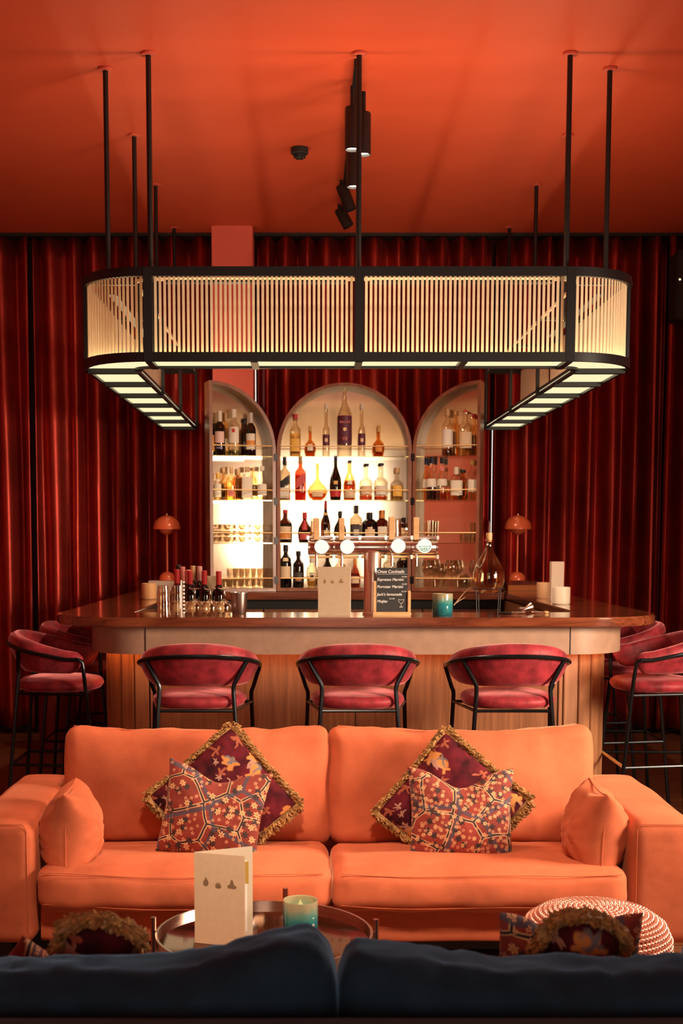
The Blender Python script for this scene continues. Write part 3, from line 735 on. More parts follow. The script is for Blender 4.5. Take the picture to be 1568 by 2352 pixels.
row([
 (677.6, 25, 952, 'spirit', dict(glass='clear', liq='yellow', lvl=.55, labels=[(.12, .42, YEL, .8)], cap=REDC, caph=.10, sq=3), 'clear bottle of yellow liquor with red cap, leftmost on the top centre shelf'),
 (712, 26, 980.5, 'round', dict(glass='amber', liq='amber', lvl=.4, labels=[(.2, .42, WHITE, .5)], cap=GOLD, caph=.15), 'small round amber bottle with a long neck beside the red capped bottle'),
 (749, 16, 928, 'slim', dict(glass='clear', labels=[(.22, .42, PURP, 1.2), (.28, .35, CREAM, .4, 0, 1.06)], cap=WHITE, caph=.09), 'tall slim clear bottle with purple label left of the giant bottle'),
 (831, 16, 928, 'slim', dict(glass='clear', labels=[(.22, .44, PURP, 1.2), (.28, .35, CREAM, .4, 0, 1.06)], cap=WHITE, caph=.09), 'tall slim clear bottle with purple label right of the giant bottle'),
 (869.5, 27, 978, 'round', dict(glass='amber', liq='amber', lvl=.4, labels=[(.15, .38, ORG, .6)], cap=GOLD, caph=.2), 'small round amber bottle, rightmost on the top centre shelf'),
], 1043, 2.034, BY, 'bottles on the top centre shelf')
p = at(791.5, 893, BY); gr = 33/2*BY/F
g = bottle(p.x, BY, 2.034, p.z-2.034, gr, 'giant', 'clear', None, .5, [(.19, .60, PURP, 1.25)], None, label='giant clear bottle with purple label in the middle of the top centre shelf', group='bottles on the top centre shelf')
gh = p.z-2.034
mb = MB().lathe([(0, 0), (.0125, 0)], n=24); d = mb.build('label_disc', pl((.9, .68, .35)), g); d.matrix_local = Matrix.Translation((0, -gr-.003, gh*.40)) @ UP
for ln, z, s in (('EAU DE', .49, .021), ('VIE', .245, .027)):
    text_mesh('label_text', ln, s, 'chalk', g, Matrix.Translation((0, -gr-.0045, gh*z)) @ UP, align='CENTER')
for o in g.children:
    if o.name.startswith('label_text'): o.data.materials[0] = pl(PINK)
row([
 (653.5, 25, 1052, 'square', dict(glass='grey', liq='gold', lvl=.12, labels=[(.34, .52, BLK, .72, .16), (.05, .3, (.75, .68, .55), .7)], cap=BLK, caph=.15, sq=5), 'square clear bottle with slanted black label at the left of its shelf'),
 (689.6, 25, 1050, 'square', dict(glass='pink', liq='pink', lvl=.6, labels=[(.34, .56, (.62, .08, .07), .72, .16)], cap=GOLD, caph=.14, sq=5), 'square red-amber bottle with slanted red label beside the grey square one'),
 (729, 45, 1064, 'decanter', dict(glass='gold', liq='pink', lvl=.2, labels=[(.1, .24, CREAM, .6)], cap=None, flat=.55), 'wide round flattened brandy decanter on the upper middle shelf'),
 (770.6, 27, 1048, 'cognac', dict(glass='dkgreen', labels=[(.08, .22, REDC, 1.1), (.36, .44, GOLD, .35)], cap=BLK, caph=.1), 'tapered dark green cognac bottle with red lower label'),
 (803, 28, 1058, 'taper', dict(glass='gold', liq='pink', lvl=.5, labels=[(.06, .24, CREAM, 1.), (.4, .5, WHITE, .4)], cap=BLK, caph=.05), 'tapered amber-red cognac bottle just right of the dark green one'),
 (841, 30, 1066, 'shoulder', dict(glass='clear', liq='pink', lvl=.14, labels=[(.16, .4, CREAM, .9)], cap=BLK, caph=.05), 'nearly empty round-shouldered bottle beside the tapered amber-red cognac'),
 (875, 31, 1065, 'shoulder', dict(glass='clear', liq='pink', lvl=.12, labels=[(.15, .4, WHITE, .9)], cap=BLK, caph=.05), 'nearly empty round-shouldered bottle left of the yellow corked one'),
 (912, 28, 1075, 'shoulder', dict(glass='clear', liq='yellow', lvl=.45, labels=[(.12, .45, YEL, .8)], cap=CORK, caph=.16, capr=1.3), 'yellow bottle with a cork stopper, rightmost on the upper middle shelf'),
], 1146, 1.735, BY, 'bottles on the upper middle shelf')
row([
 (654.7, 31, 1172, 'jug', dict(glass='brown', liq='dk', lvl=.6, labels=[(.1, .5, CREAM, .95), (.14, .32, ORG, .8, 0, 1.04)], cap=REDC, caph=.09), 'dark brown jug bottle with orange label and red cap, leftmost above the bottom shelf'),
 (699.5, 31, 1178, 'cognac', dict(glass='brown', liq='dk', lvl=.5, labels=[(.1, .3, (.62, .1, .08), .9), (.42, .75, REDC, .4)], cap=REDC, caph=.2), 'squat dark liqueur bottle with red ribbon and red label'),
 (747.7, 22, 1151, 'taper', dict(glass='dk', labels=[(.12, .3, CREAM, .9), (.66, .72, GOLD, .8)], cap=REDC, caph=.2), 'tall black bottle with a red capsule behind the beer tap'),
 (781, 28, 1175, 'cognac', dict(glass='dkgreen', labels=[(.1, .3, GOLD, .9)], cap=BLK, caph=.15), 'dark round-bodied bottle behind the second tap handle'),
 (818, 27, 1162, 'square', dict(glass='grey', liq='brown', lvl=.5, labels=[(.08, .48, (.05, .045, .04), .7), (.2, .36, (.6, .52, .42), .4, 0, 1.04)], cap=BLK, caph=.2, sq=5), 'square whiskey bottle with black label and black cap'),
 (849, 33, 1178, 'apoth', dict(glass='dk', labels=[(.1, .45, CREAM, .7), (.46, .52, CREAM, .35)], cap=BLK, caph=.2), 'black apothecary-shaped bottle with a cream label'),
 (877.6, 26, 1173, 'spirit', dict(glass='brown', liq='amber', lvl=.5, labels=[(.1, .5, WHITE, .7)], cap=ORG, caph=.25, sq=4), 'brown bottle with white label and copper-coloured cap'),
 (927, 22, 1190, 'apoth', dict(glass='dk', labels=[(.08, .6, CREAM, .6)], cap=BLK, caph=.2, sq=4), 'dark square bottle with pale label at the right of the lower middle shelf'),
], 1246, 1.443, BY, 'bottles on the lower middle shelf')
row([
 (655.8, 26, 1252, 'wine', dict(glass='dkgreen', labels=[(.22, .50, CREAM, .95), (.62, .70, (.85, .7, .4), .5)], cap=BLK, caph=.15), 'dark green bottle with cream label, leftmost on the bottom centre shelf'),
 (685, 25, 1267, 'wine', dict(glass='dk', labels=[(.16, .42, (.06, .05, .05), .9), (.2, .28, ORG, .5, 0, 1.04)], cap=BLK, caph=.12), 'black bottle with a dark label beside the dark green one on the bottom shelf'),
 (716.7, 27, 1283, 'skull', dict(glass='clear', liq='yellow', lvl=.35, labels=[(.25, .5, (.75, .62, .42), .5), (.32, .43, BLK, .25, 0, 1.06)], cap=WHITE, caph=.15), 'clear faceted bottle with round label left of the standing menu'),
 (752, 29, 1270, 'cognac', dict(glass='dk', labels=[(.2, .4, GOLD, .8)], cap=BLK, caph=.12), 'black shouldered bottle behind the standing menu'),
 (782, 25, 1275, 'spirit', dict(glass='clear', liq='gold', lvl=.4, labels=[(.2, .4, WHITE, .8)], cap=GOLD), 'clear bottle behind the right half of the standing menu'),
 (815.6, 24, 1284, 'taper', dict(glass='pink', liq='red', lvl=.5, labels=[(.15, .4, CREAM, .8)], cap=ORG, caph=.2), 'small red-amber bottle between the menu and the tap column'),
 (895, 28, 1268, 'spirit', dict(glass='clear', labels=[(.2, .4, WHITE, .8)], cap=SIL), 'clear bottle just behind the chalkboard'),
 (926, 27, 1262, 'wine', dict(glass='dk', labels=[(.12, .5, CREAM, .95), (.72, .8, (.8, .6, .2), .8)], cap=BLK, caph=.15), 'dark wine bottle with cream label at the right end of the bottom centre shelf'),
], 1348, 1.131, BY, 'bottles on the bottom centre shelf')
def LW(u): return wing_y((u-PX)/F*8.68, -1)
def RW(u): return wing_y((u-PX)/F*8.68, 1)
row([
 (486, 14, 952, 'hock', dict(glass='green', liq='green', lvl=.6, labels=[(.1, .5, ORG, .9)], cap=CORK, dy=.02), 'olive green bottle half hidden by the left edge of the left wing'),
 (504, 25, 945, 'wine', dict(glass='dkgreen', labels=[(.28, .54, (.8, .55, .5), .95), (.15, .19, (.2, .2, .4), .6)], cap=WHITE, caph=.24), 'dark green wine bottle with pink and white label and white capsule'),
 (518, 16, 948, 'wine', dict(glass='yellow', labels=[(.2, .4, CREAM, .9)], cap=CORK, caph=.2, dy=.045), 'yellow bottle with a cork between the green wine and the clear bottle'),
 (536.5, 27, 941, 'spirit', dict(glass='clear', liq='green', lvl=.12, labels=[(.28, .62, WHITE, 1.), (.5, .58, REDC, .25, 0, 1.04)], cap=WHITE, caph=.17), 'clear bottle with white label and white cap on the left wing'),
 (562, 20, 962, 'wine', dict(glass='brown', cap=BLK, caph=.1, dy=.045), 'brown bottle standing behind the black one on the left wing'),
 (575.5, 23, 949, 'wine', dict(glass='dk', labels=[(.15, .52, WHITE, 1.), (.26, .36, ORG, .95, 0, 1.04)], cap=SIL, caph=.24), 'black wine bottle with white and orange label and silver capsule'),
], 1042, 2.034, LW, 'bottles on the left wing top shelf')
row([
 (482.5, 10, 1090, 'spirit', dict(glass='amber', cap=GOLD, dy=.02), 'amber bottle at the far left edge of the left wing middle shelf'),
 (500, 19, 1087, 'spirit', dict(glass='clear', liq='yellow', lvl=.5, labels=[(.1, .6, WHITE, .95)], cap=YEL, caph=.2), 'small bottle with white label and yellow cap on the left wing'),
 (513, 16, 1075, 'slim', dict(glass='gold', liq='yellow', lvl=.5, cap=CORK, caph=.15, dy=.05), 'slim golden bottle behind the yellow capped one'),
 (531, 25, 1072, 'jug', dict(glass='yellow', liq='yellow', lvl=.4, labels=[(.1, .3, PINK, .6)], cap=CORK, caph=.2), 'golden jug bottle with a long pale cork'),
 (547, 23, 1078, 'apoth', dict(glass='amber', liq='yellow', lvl=.6, cap=CORK, caph=.2, dy=.05), 'squat amber bottle with a wide cork behind the golden jug'),
 (567.5, 28, 1073, 'apoth', dict(glass='clear', liq='gold', lvl=.2, labels=[(.05, .7, WHITE, .8)], cap=CORK, caph=.15, sq=3), 'clear bottle with a large white label and cork on the left wing'),
 (582, 18, 1075, 'spirit', dict(glass='gold', cap=CORK, dy=.05), 'golden bottle half hidden behind the large white label'),
 (602, 27, 1072, 'shoulder', dict(glass='clear', liq='gold', lvl=.12, labels=[(.14, .48, WHITE, .8)], cap=WHITE, caph=.12), 'clear bottle with white label, rightmost on the left wing middle shelf'),
], 1146, 1.735, LW, 'bottles on the left wing middle shelf')
row([
 (1027.5, 25, 939, 'spirit', dict(glass='clear', liq='brown', lvl=.14, labels=[(.18, .56, (.95, .9, .8), 1.2)], cap=CORK, caph=.15), 'clear bottle with a large white label, leftmost on the right wing'),
 (1045, 19, 945, 'wine', dict(glass='gold', liq='amber', lvl=.2, cap=GOLD, dy=.045), 'golden bottle behind the white labelled one on the right wing'),
 (1068.5, 30, 944, 'spirit', dict(glass='clear', liq='yellow', lvl=.45, labels=[(.16, .52, CREAM, .95)], cap=None, sq=3), 'tequila bottle with a red sombrero cap at the front of the right wing'),
 (1089, 22, 952, 'spirit', dict(glass='gold', liq='yellow', lvl=.5, cap=REDC, dy=.03), 'golden bottle with red cap at the right edge of the right wing'),
], 1041, 2.034, RW, 'bottles on the right wing top shelf')
for o in list(COL.objects):
    if o.get('label', '').startswith('tequila'):
        h = at(1068.5, 944, o.location.y).z-2.034
        MB().lathe([(0, h+.012), (.008, h+.01), (.011, h), (.024, h-.002), (.024, h-.006), (.010, h-.008), (0, h-.008)], n=18).build('sombrero_cap', pl((.75, .06, .06)), o)
row([
 (978.6, 22, 1053, 'taper', dict(glass='gold', labels=[(.3, .5, WHITE, .9)], cap=(.02, .03, .12), caph=.15, capr=1.4, dy=.03), 'pale golden bottle with dark blue cap behind the blue one'),
 (991, 26, 1051, 'taper', dict(glass='clear', liq='blue', lvl=.30, labels=[(.31, .5, WHITE, 1.)], cap=(.01, .015, .05), caph=.14, capr=1.4), 'bottle with dark blue liquid and a white label on the right wing'),
 (1015, 26, 1052, 'taper', dict(glass='clear', liq='pink', lvl=.2, labels=[(.34, .5, WHITE, 1.), (.7, .8, PINK, 1.)], cap=(.01, .012, .03), caph=.13, capr=1.4), 'clear pinkish bottle with white band label and black cap'),
 (1047.5, 29, 1074, 'apoth', dict(glass='clear', liq='amber', lvl=.15, labels=[(.14, .6, WHITE, .9)], cap=WHITE, caph=.2, sq=3), 'clear bottle with white label and an amber rest on the right wing'),
 (1062, 22, 1080, 'spirit', dict(glass='amber', liq='amber', lvl=.5, cap=BLK, dy=.05), 'amber bottle half hidden in the middle of the right wing'),
 (1085, 29, 1056, 'jug', dict(glass='clear', liq='yellow', lvl=.2, labels=[(.2, .5, WHITE, .8)], cap=GOLD, caph=.12), 'clear rounded bottle at the right edge of the right wing middle shelf'),
], 1144, 1.735, RW, 'bottles on the right wing middle shelf')

# ---------------- glassware ----------------
def goblet(X, Y, z, h, r, label, group, inverted=False):
    t = thing('wine_glass', (X, Y, z), label, 'glass', group)
    P = [(r*.72, 0), (r*.72, .003), (.006, .007), (.0045, .4*h), (.008, .43*h), (r*.75, .52*h), (r, .68*h), (r*.95, .84*h), (r*.78, h), (r*.74, h), (r*.9, .84*h), (r*.95, .68*h), (r*.7, .54*h), (0, .47*h)]
    if inverted: P = [(a, h-b_) for a, b_ in P][::-1]
    MB().lathe(P, n=22).build('glass_body', 'clearglass', t, ang=50); return t
def tumbler(X, Y, z, h, r, label, group, name='tumbler', inverted=False, ridges=0):
    t = thing(name, (X, Y, z), label, 'glass', group)
    P = [(0, 0), (r*.82, 0), (r*.86, .003)]
    if ridges:
        for i in range(ridges): a = .1+.8*i/ridges; P += [(r*(.86+.14*a)*.97, h*a), (r*(.86+.14*a)*1.03, h*(a+.4/ridges))]
    P += [(r, h), (r*.94, h), (r*.80, h*.12), (0, h*.1)]
    if inverted: P = [(a, h-b_) for a, b_ in P][::-1]
    MB().lathe(P, n=20).build('glass_body', 'clearglass', t, ang=50); return t
def on(u, v, Y, z):  # x of a pixel column at depth Y
    return (u-PX)/F*Y
gp = 'goblets on the bottom shelf of the right wing'
for u, lb in ((984, 'large balloon goblet, leftmost on the bottom of the right wing'), (1037, 'large balloon goblet in the middle of the right wing'), (1093, 'large balloon goblet at the right edge of the right wing')):
    Y = RW(u)-.01; X = on(u, 0, Y, 0); goblet(X, Y, 1.132, .19, .052, lb, gp)
for u, lb in ((1010, 'short goblet between the left and middle balloon goblets'), (1064, 'goblet standing upside down between two balloon goblets')):
    Y = RW(u)+.03; X = on(u, 0, Y, 0); goblet(X, Y, 1.132, .165, .036, lb, gp, inverted='upside' in lb)
for u, lb in ((1000, 'low tumbler at the left of the goblets'), (1052, 'low tumbler between the goblet stems')):
    Y = RW(u)-.035; X = on(u, 0, Y, 0)
    tumbler(X, Y, 1.132, .06, .03, lb, 'tumblers on the right wing')
Y = RW(983); tumbler(on(983, 0, Y, 0), Y-.02, 1.444, .15, .03, 'tall highball glass on the right wing behind the beer tap', 'tall glasses on the right wing', 'highball_glass')
Y = RW(994); tumbler(on(992, 0, Y, 0), Y+.03, 1.444, .145, .026, 'second highball glass, right of and behind the first one', 'tall glasses on the right wing', 'highball_glass')
for u, z, lb in ((1064, 1.444, 'small tumbler left of the stacked ones on the right wing'), (1086, 1.444, 'lower tumbler of the stack on the right wing'), (1087, 1.514, 'upper tumbler of the stack on the right wing')):
    Y = RW(u); tumbler(on(u, 0, Y, 0), Y, z, .068, .034, lb, 'small tumblers on the right wing')
def bowl(X, Y, z, r, h, label, group):
    t = thing('glass_bowl', (X, Y, z), label, 'bowl', group)
    MB().lathe([(0, 0), (r*.55, 0), (r*.8, h*.35), (r, h), (r*.93, h), (r*.72, h*.42), (r*.5, h*.15), (0, h*.12)], n=24).build('bowl_body', 'clearglass', t, ang=50)
nms = ('leftmost', 'second from the left', 'third from the left', 'rightmost')
for k, u in enumerate((496, 528, 562, 598)):
    Y = LW(u)
    for j in range(3):
        bowl(on(u, 0, Y, 0), Y, 1.444+j*.042, .047, .040, '%s cut glass bowl, %s column on the left wing' % (('bottom', 'middle', 'top')[j], nms[k]), 'stacked glass bowls on the left wing')
for k, (u, n_) in enumerate(((522, 1), (548, 2), (575, 2), (603, 2))):
    Y = LW(u)
    for j in range(n_):
        tumbler(on(u, 0, Y, 0), Y-.01, 1.132+j*.068, .066, .040, '%s cut crystal tumbler, %s stack at the foot of the left wing' % (('lower', 'upper')[j], nms[k]), 'crystal tumblers at the foot of the left wing', ridges=3)

# ---------------- things on the bar ----------------
ZC_ = 1.10
def mushroom(X, Y, z, label):
    t = thing('mushroom_lamp', (X, Y, z), label, 'table lamp', 'red mushroom lamps at the ends of the bar')
    MB().lathe([(0, 0), (.058, 0), (.060, .012), (.055, .032), (.040, .050), (.018, .060), (0, .063)], n=32).build('base', 'lampred', t)
    MB().cyl((0, 0, .058), .0075, .28, 14).build('stem', 'lampred', t)
    MB().lathe([(0, .325), (.02, .327), (.042, .340), (.056, .358), (.061, .378), (.058, .378), (.04, .345), (0, .335)], n=32).build('bowl_shade', 'lampred', t)
    pf = [(.1*math.cos(a), .366+.098*math.sin(a)) for a in [PI/2*i/12 for i in range(13)]]
    MB().lathe([(.097, .366)]+pf[:-1]+[(0, .464)], n=40).build('dome_shade', 'lampred', t)
    MB().lathe([(0, .462), (.006, .464), (.006, .476), (0, .479)], n=14).build('finial', 'brass', t)
    return t
LY = 9.1
zt = 1.172
def tray(u0, u1, Y, label, inner, nm='glass_box', mt='clearglass'):
    x0 = on(u0, 0, Y, 0); x1 = on(u1, 0, Y, 0); t = thing(nm, ((x0+x1)/2, Y, ZC_), label, 'box', None); hw = (x1-x0)/2
    mb = MB(); mb.box(-hw, hw, -.09, -.086, 0, .066); mb.box(-hw, hw, .086, .09, 0, .066); mb.box(-hw, -hw+.004, -.086, .086, 0, .066); mb.box(hw-.004, hw, -.086, .086, 0, .066); mb.box(-hw, hw, -.09, .09, .066, .071)
    mb.build('box_shell', mt, t)
    MB().box(-hw+.006, hw-.006, -.084, .084, .001, .04).build('box_filling', inner, t); return t
tray(1160, 1232, LY, 'glass box with orange filling under the right mushroom lamp', pl(ORG))
tray(345, 425, LY, 'shallow cream box under the left mushroom lamp', pl(CREAM), 'cream_box', 'beige')
mushroom(on(1186, 0, LY, 0), LY, zt, 'glossy orange-red mushroom lamp on the right end of the bar')
mushroom(on(385, 0, LY, 0), LY, zt, 'glossy orange-red mushroom lamp on the left end of the bar')
def candlejar(u, Y, r, h, label, col):
    t = thing('candle_holder', (on(u, 0, Y, 0), Y, ZC_), label, 'candle holder', 'candle holders on the bar')
    MB().lathe([(0, 0), (r*.9, 0), (r, .006), (r, h-.004), (r*.97, h), (r*.92, h), (r*.9, h*.75), (0, h*.75)], n=28).build('holder_body', pl(col), t); return t
candlejar(1288, 7.1, .05, .097, 'thick white candle holder on the right arm of the bar', (.85, .72, .55))
candlejar(1247, 7.85, .042, .098, 'amber lit candle holder behind the white one on the right arm', (.72, .40, .2))
candlejar(342, 7.7, .045, .098, 'amber wooden candle holder on the left arm of the bar', (.66, .34, .14))
Y = 7.45; t = thing('card_box', (on(1277, 0, Y, 0), Y, ZC_), 'tall narrow cream card box behind the white candle holder', 'box')
MB().box(-.037, .037, -.03, .03, 0, at(1277, 1290, Y).z-ZC_).build('box_body', 'whitebox', t, bevel=.002)
mb = MB(); mb.box(.008, .012, -.0308, -.0300, .05, .09); mb.box(.015, .019, -.0308, -.0300, .05, .085); mb.build('printed_mark', 'ink', t)

def logo(mb_parent, x, z, s, which, y=-.0008):
    mb = MB()
    if which == 0:   # drop
        P = [(0, .5), (.12, .25), (.28, .0), (.3, -.2), (.2, -.42), (0, -.5), (-.2, -.42), (-.3, -.2), (-.26, .0), (-.08, .25)]
        mb.prism([(x+a*s, z+b_*s) for a, b_ in P], 'y', y, y+.0003)
    elif which == 1:  # sprouting leaves
        for k in range(7):
            a = math.radians(160-k*23); c, s_ = math.cos(a), math.sin(a); L = .5 if k in (2, 3, 4) else .42
            P = [(0, 0), (c*L*.5-s_*.06, s_*L*.5+c*.06), (c*L, s_*L), (c*L*.5+s_*.06, s_*L*.5-c*.06)]
            mb.prism([(x+p*s, z+(q-.3)*s) for p, q in P], 'y', y-.00003*k, y+.0003)
        mb.prism([(x+.32*s*math.cos(q), z-.34*s+.13*s*math.sin(q)) for q in [PI*2*i/16 for i in range(16)]], 'y', y-.0004, y+.0003)
    else:   # heap
        for k, (cx, cz, rx, rz_) in enumerate(((0, .34, .14, .13), (0, .1, .22, .2), (-.18, -.22, .3, .2), (.2, -.24, .3, .18), (0, -.12, .3, .2))):
            mb.prism([(x+cx*s+rx*s*math.cos(q), z+cz*s+rz_*s*math.sin(q)) for q in [PI*2*i/16 for i in range(16)]], 'y', y-.00003*k, y+.0003)
    mb.build('printed_motif', 'ink', mb_parent)
# menu standing on the bar
Y = 6.0; hm = .232; t = thing('menu', (on(767, 0, Y, 0), Y, ZC_), 'closed tan menu standing on the bar left of the tap column', 'menu')
wm = .152
cv = MB().box(-wm/2, wm/2, -.001, .0, 0, hm).build('front_cover', 'papershaded', t)
for k, xx in enumerate((-.045, -.008, .033)): logo(cv, xx, .165, .024, k, -.0016)
MB().box(-wm/2, wm/2, .006, .0075, 0, hm, Matrix.Rotation(.04, 4, 'Z')).build('back_cover', 'paper', t)
MB().box(-wm/2+.002, wm/2+.004, .0005, .0055, .002, hm-.002, Matrix.Rotation(.02, 4, 'Z')).build('pages', 'paperin', t)

# beer tap tower
Y = 6.12; X0 = on(855, 0, Y, 0)
tw = thing('beer_tap', (X0, Y, ZC_), 'copper-toned beer tap tower with a long horizontal barrel and four badges', 'beer tap')
zb = at(855, 1257, Y).z-ZC_; xa = on(707, 0, Y, 0)-X0; xb = on(1003, 0, Y, 0)-X0
MB().lathe([(.048, 0), (.048, .008), (.042, .012), (.042, zb-.03), (.038, zb-.02)], n=32).build('column', 'tapmetal', tw)
RX = Matrix.Rotation(PI/2, 4, 'Y')
b_ = MB().lathe([(0, 0), (.034, 0), (.036, .003), (.036, xb-xa-.003), (.034, xb-xa), (0, xb-xa)], n=28).build('barrel', 'chrome', tw); b_.matrix_local = Matrix.Translation((xa, 0, zb)) @ RX
for k in range(6):
    xx = xa+(xb-xa)*k/5; o = MB().lathe([(.0365, 0), (.0395, 0), (.0395, .006), (.0365, .006)], n=28).build('barrel_ring', 'chrome', tw); o.matrix_local = Matrix.Translation((xx-.003+(.004 if k == 0 else -.004 if k == 5 else 0), 0, zb)) @ RX
for nm, dz, rr in (('top_rail', .046, .0075), ('bottom_rail', -.046, .0065)):
    MB().tube([(xa, -.012, zb+dz), (xb, -.012, zb+dz)], rr, 12).build(nm, 'chrome' if dz > 0 else 'brass', tw)
    for k in range(6):
        xx = xa+(xb-xa)*k/5; MB().box(xx-.006, xx+.006, -.022, -.002, zb+dz-.01, zb+dz+.01).build('rail_clip', 'chrome', tw, bevel=.002)
for k, (u, v) in enumerate(((738, 1256), (797, 1256), (914, 1254), (974, 1254))):
    xx = on(u, 0, 6.07, 0)-X0; zz = at(u, v, 6.07).z-ZC_
    bd = MB().lathe([(0, 0), (.034, 0), (.034, .008), (.031, .010), (0, .010)], n=32).build('badge', 'badge', tw); bd.matrix_local = Matrix.Translation((xx, -.042, zz)) @ UP
    if k == 3:
        gr_ = pl((.02, .28, .05))
        ring_ = MB()
        for q in range(40):
            a = PI*.98+PI*1.04*q/39; a2 = a+.03*PI
            ring_.prism([(.0245*math.cos(a), .0245*math.sin(a)), (.027*math.cos(a), .027*math.sin(a)), (.027*math.cos(a2), .027*math.sin(a2)), (.0245*math.cos(a2), .0245*math.sin(a2))], 'y', -.0008, 0)
        ring_.box(-.024, .024, -.0008, 0, -.003, -.001)
        o = ring_.build('badge_ring', gr_, tw); o.location = (xx, -.0525, zz)
        o = text_mesh('badge_text', 'NEK', .017, 'chalk', tw, Matrix.Translation((xx, -.0528, zz-.020)) @ UP, align='CENTER'); o.data.materials[0] = gr_
for u, v0, v1 in ((726, 1190, 1236), (784, 1190, 1236), (898, 1187, 1236), (954, 1188, 1236)):
    xx = on(u, 0, 6.1, 0)-X0; z1 = at(u, v0, 6.1).z-ZC_; z0 = zb+.036
    o = MB().box(xx-.0135, xx+.0135, -.028, -.002, z0, z1).build('tap_handle', 'lightwood', tw, bevel=.002)
    sp = MB().tube([(xx, -.03, zb-.03), (xx, -.06, zb-.045), (xx, -.06, zb-.09)], .006, 10).build('spout', 'chrome', tw)
for u, lb in ((728, 'ribbed beer mug upside down on the left end of the tap barrel'), (905, 'ribbed beer mug upside down on the right part of the tap barrel')):
    t = tumbler(on(u, 0, 6.16, 0), 6.165, ZC_+zb+.038, .10, .036, lb, 'beer mugs on the tap barrel', 'beer_mug', True, 4)
    MB().tube([(.034, 0, .02), (.055, 0, .025), (.058, 0, .05), (.055, 0, .075), (.034, 0, .08)], .005, 8).build('handle', 'clearglass', t)

# chalkboard on a wooden stand
Y = 5.99; x0 = on(864, 0, Y, 0); x1 = on(935, 0, Y, 0); zt_ = at(900, 1304, Y).z-ZC_; xc = (x0+x1)/2; hw = (x1-x0)/2
cb = thing('chalkboard', (xc, Y, ZC_), 'small chalkboard cocktail list in a wooden stand on the bar', 'chalkboard')
bd = MB().box(-hw, hw, 0, .006, .018, zt_).build('board', 'slate', cb)
MB().box(-hw-.020, hw+.018, -.022, .03, 0, .019).build('stand_base', 'lightwood', cb, bevel=.003)
MB().box(-hw-.016, -hw-.001, -.008, .014, .019, .165).build('stand_upright', 'lightwood', cb, bevel=.002)
MB().box(hw+.001, hw+.016, -.008, .014, .019, .119).build('stand_upright', 'lightwood', cb, bevel=.002)
def tb(s, x, v, size, al='LEFT', sh=.15):
    z = at(900, v, Y).z-ZC_; text_mesh('chalk_writing', s, size, 'chalk', bd, Matrix.Translation((x, -.0006, z)) @ UP, align=al, shear=sh)
tb('Onze Cocktails', -hw+.003, 1316, .0205); tb('\u20ac12.50', hw-.003, 1326, .0085, 'RIGHT')
tb('Espresso Martini', -hw+.003, 1334, .0185); tb('\u20ac12.00', hw-.003, 1343, .0085, 'RIGHT')
tb('Pornstar Martini', -hw+.003, 1350.5, .0185); tb('\u20ac11.00', hw-.003, 1360, .0085, 'RIGHT')
tb("Jack's lemonade", -hw+.003, 1368, .0185); tb('\u20ac11.00', .012, 1376.5, .0085, 'RIGHT')
tb('Mojito', -hw+.003, 1384, .0185)
z = at(900, 1319, Y).z-ZC_
mb = MB().box(-hw+.003, hw-.003, -.0006, 0, z, z+.001)
gx = hw-.029
for zz0, zz1, a, b2 in ((.085, .068, .0135, .002),): pass
def vz(v): return at(900, v, Y).z-ZC_
pts = [(gx-.013, vz(1376.5)), (gx-.011, vz(1382)), (gx, vz(1387)), (gx+.011, vz(1382)), (gx+.013, vz(1376.5)), (gx, vz(1378)), (gx-.013, vz(1376.5))]
for a, c in zip(pts, pts[1:]): mb.tube([(a[0], -.0004, a[1]), (c[0], -.0004, c[1])], .0008, 6)
mb.tube([(gx, -.0004, vz(1387)), (gx, -.0004, vz(1393))], .0008, 6)
mb.tube([(gx+.008*math.cos(q), -.0004, vz(1394)+.0018*math.sin(q)) for q in [2*PI*i/12 for i in range(12)]], .0007, 6, closed=True)
mb.build('chalk_drawing', 'chalk', bd)

def teal_candle(X, Y, z, r, h, label):
    t = thing('candle_glass', (X, Y, z), label, 'candle', 'teal candle glasses')
    MB().lathe([(0, 0), (r*.93, 0), (r, .005), (r, h-.003), (r*.98, h), (r*.92, h-.002), (r*.90, h*.62), (r*.9, .02), (0, .018)], n=36).build('glass_cup', 'teal', t, ang=50)
    MB().lathe([(0, h*.6), (r*.89, h*.6), (r*.89, h*.62), (0, h*.615)], n=28).build('wax', 'wax', t)
    MB().lathe([(0, h*.63), (.007, h*.66), (.004, h*.72), (0, h*.80)], n=12).build('flame', 'flame', t); return t
teal_candle(on(1016, 0, 6.02, 0), 6.02, ZC_, .049, .105, 'teal glazed candle glass on the bar right of the chalkboard')

# glass decanter on a black iron stand
Y = 6.2; Xd = on(1121, 0, Y, 0); ztop = at(1121, 1196, Y).z
ds = thing('decanter_stand', (Xd, Y, ZC_), 'black wire stand holding the round glass decanter on the bar', 'stand')
mb = MB(); rz1 = at(1121, 1352, Y).z-ZC_
mb.tube([(.078*math.cos(q), .078*math.sin(q), rz1) for q in [2*PI*i/28 for i in range(28)]], .0022, 8, closed=True)
mb.build('ring', 'black', ds)
for k in range(4):
    a = .55+k*PI/2; MB().tube([(.078*math.cos(a), .078*math.sin(a), rz1), (.072*math.cos(a), .072*math.sin(a), 0)], .0022, 8).build('leg', 'black', ds)
dz = at(1121, 1362, Y).z
zs_ = [(v, r_) for v, r_ in ((1362, .045), (1352, .068), (1335, .077), (1318, .077), (1300, .066), (1285, .048), (1270, .028), (1258, .017), (1248, .0145), (1243, .019), (1239, .019))]
dc = thing('decanter', (Xd, Y, dz), 'teardrop glass decanter with a wooden pourer standing in the wire stand', 'decanter')
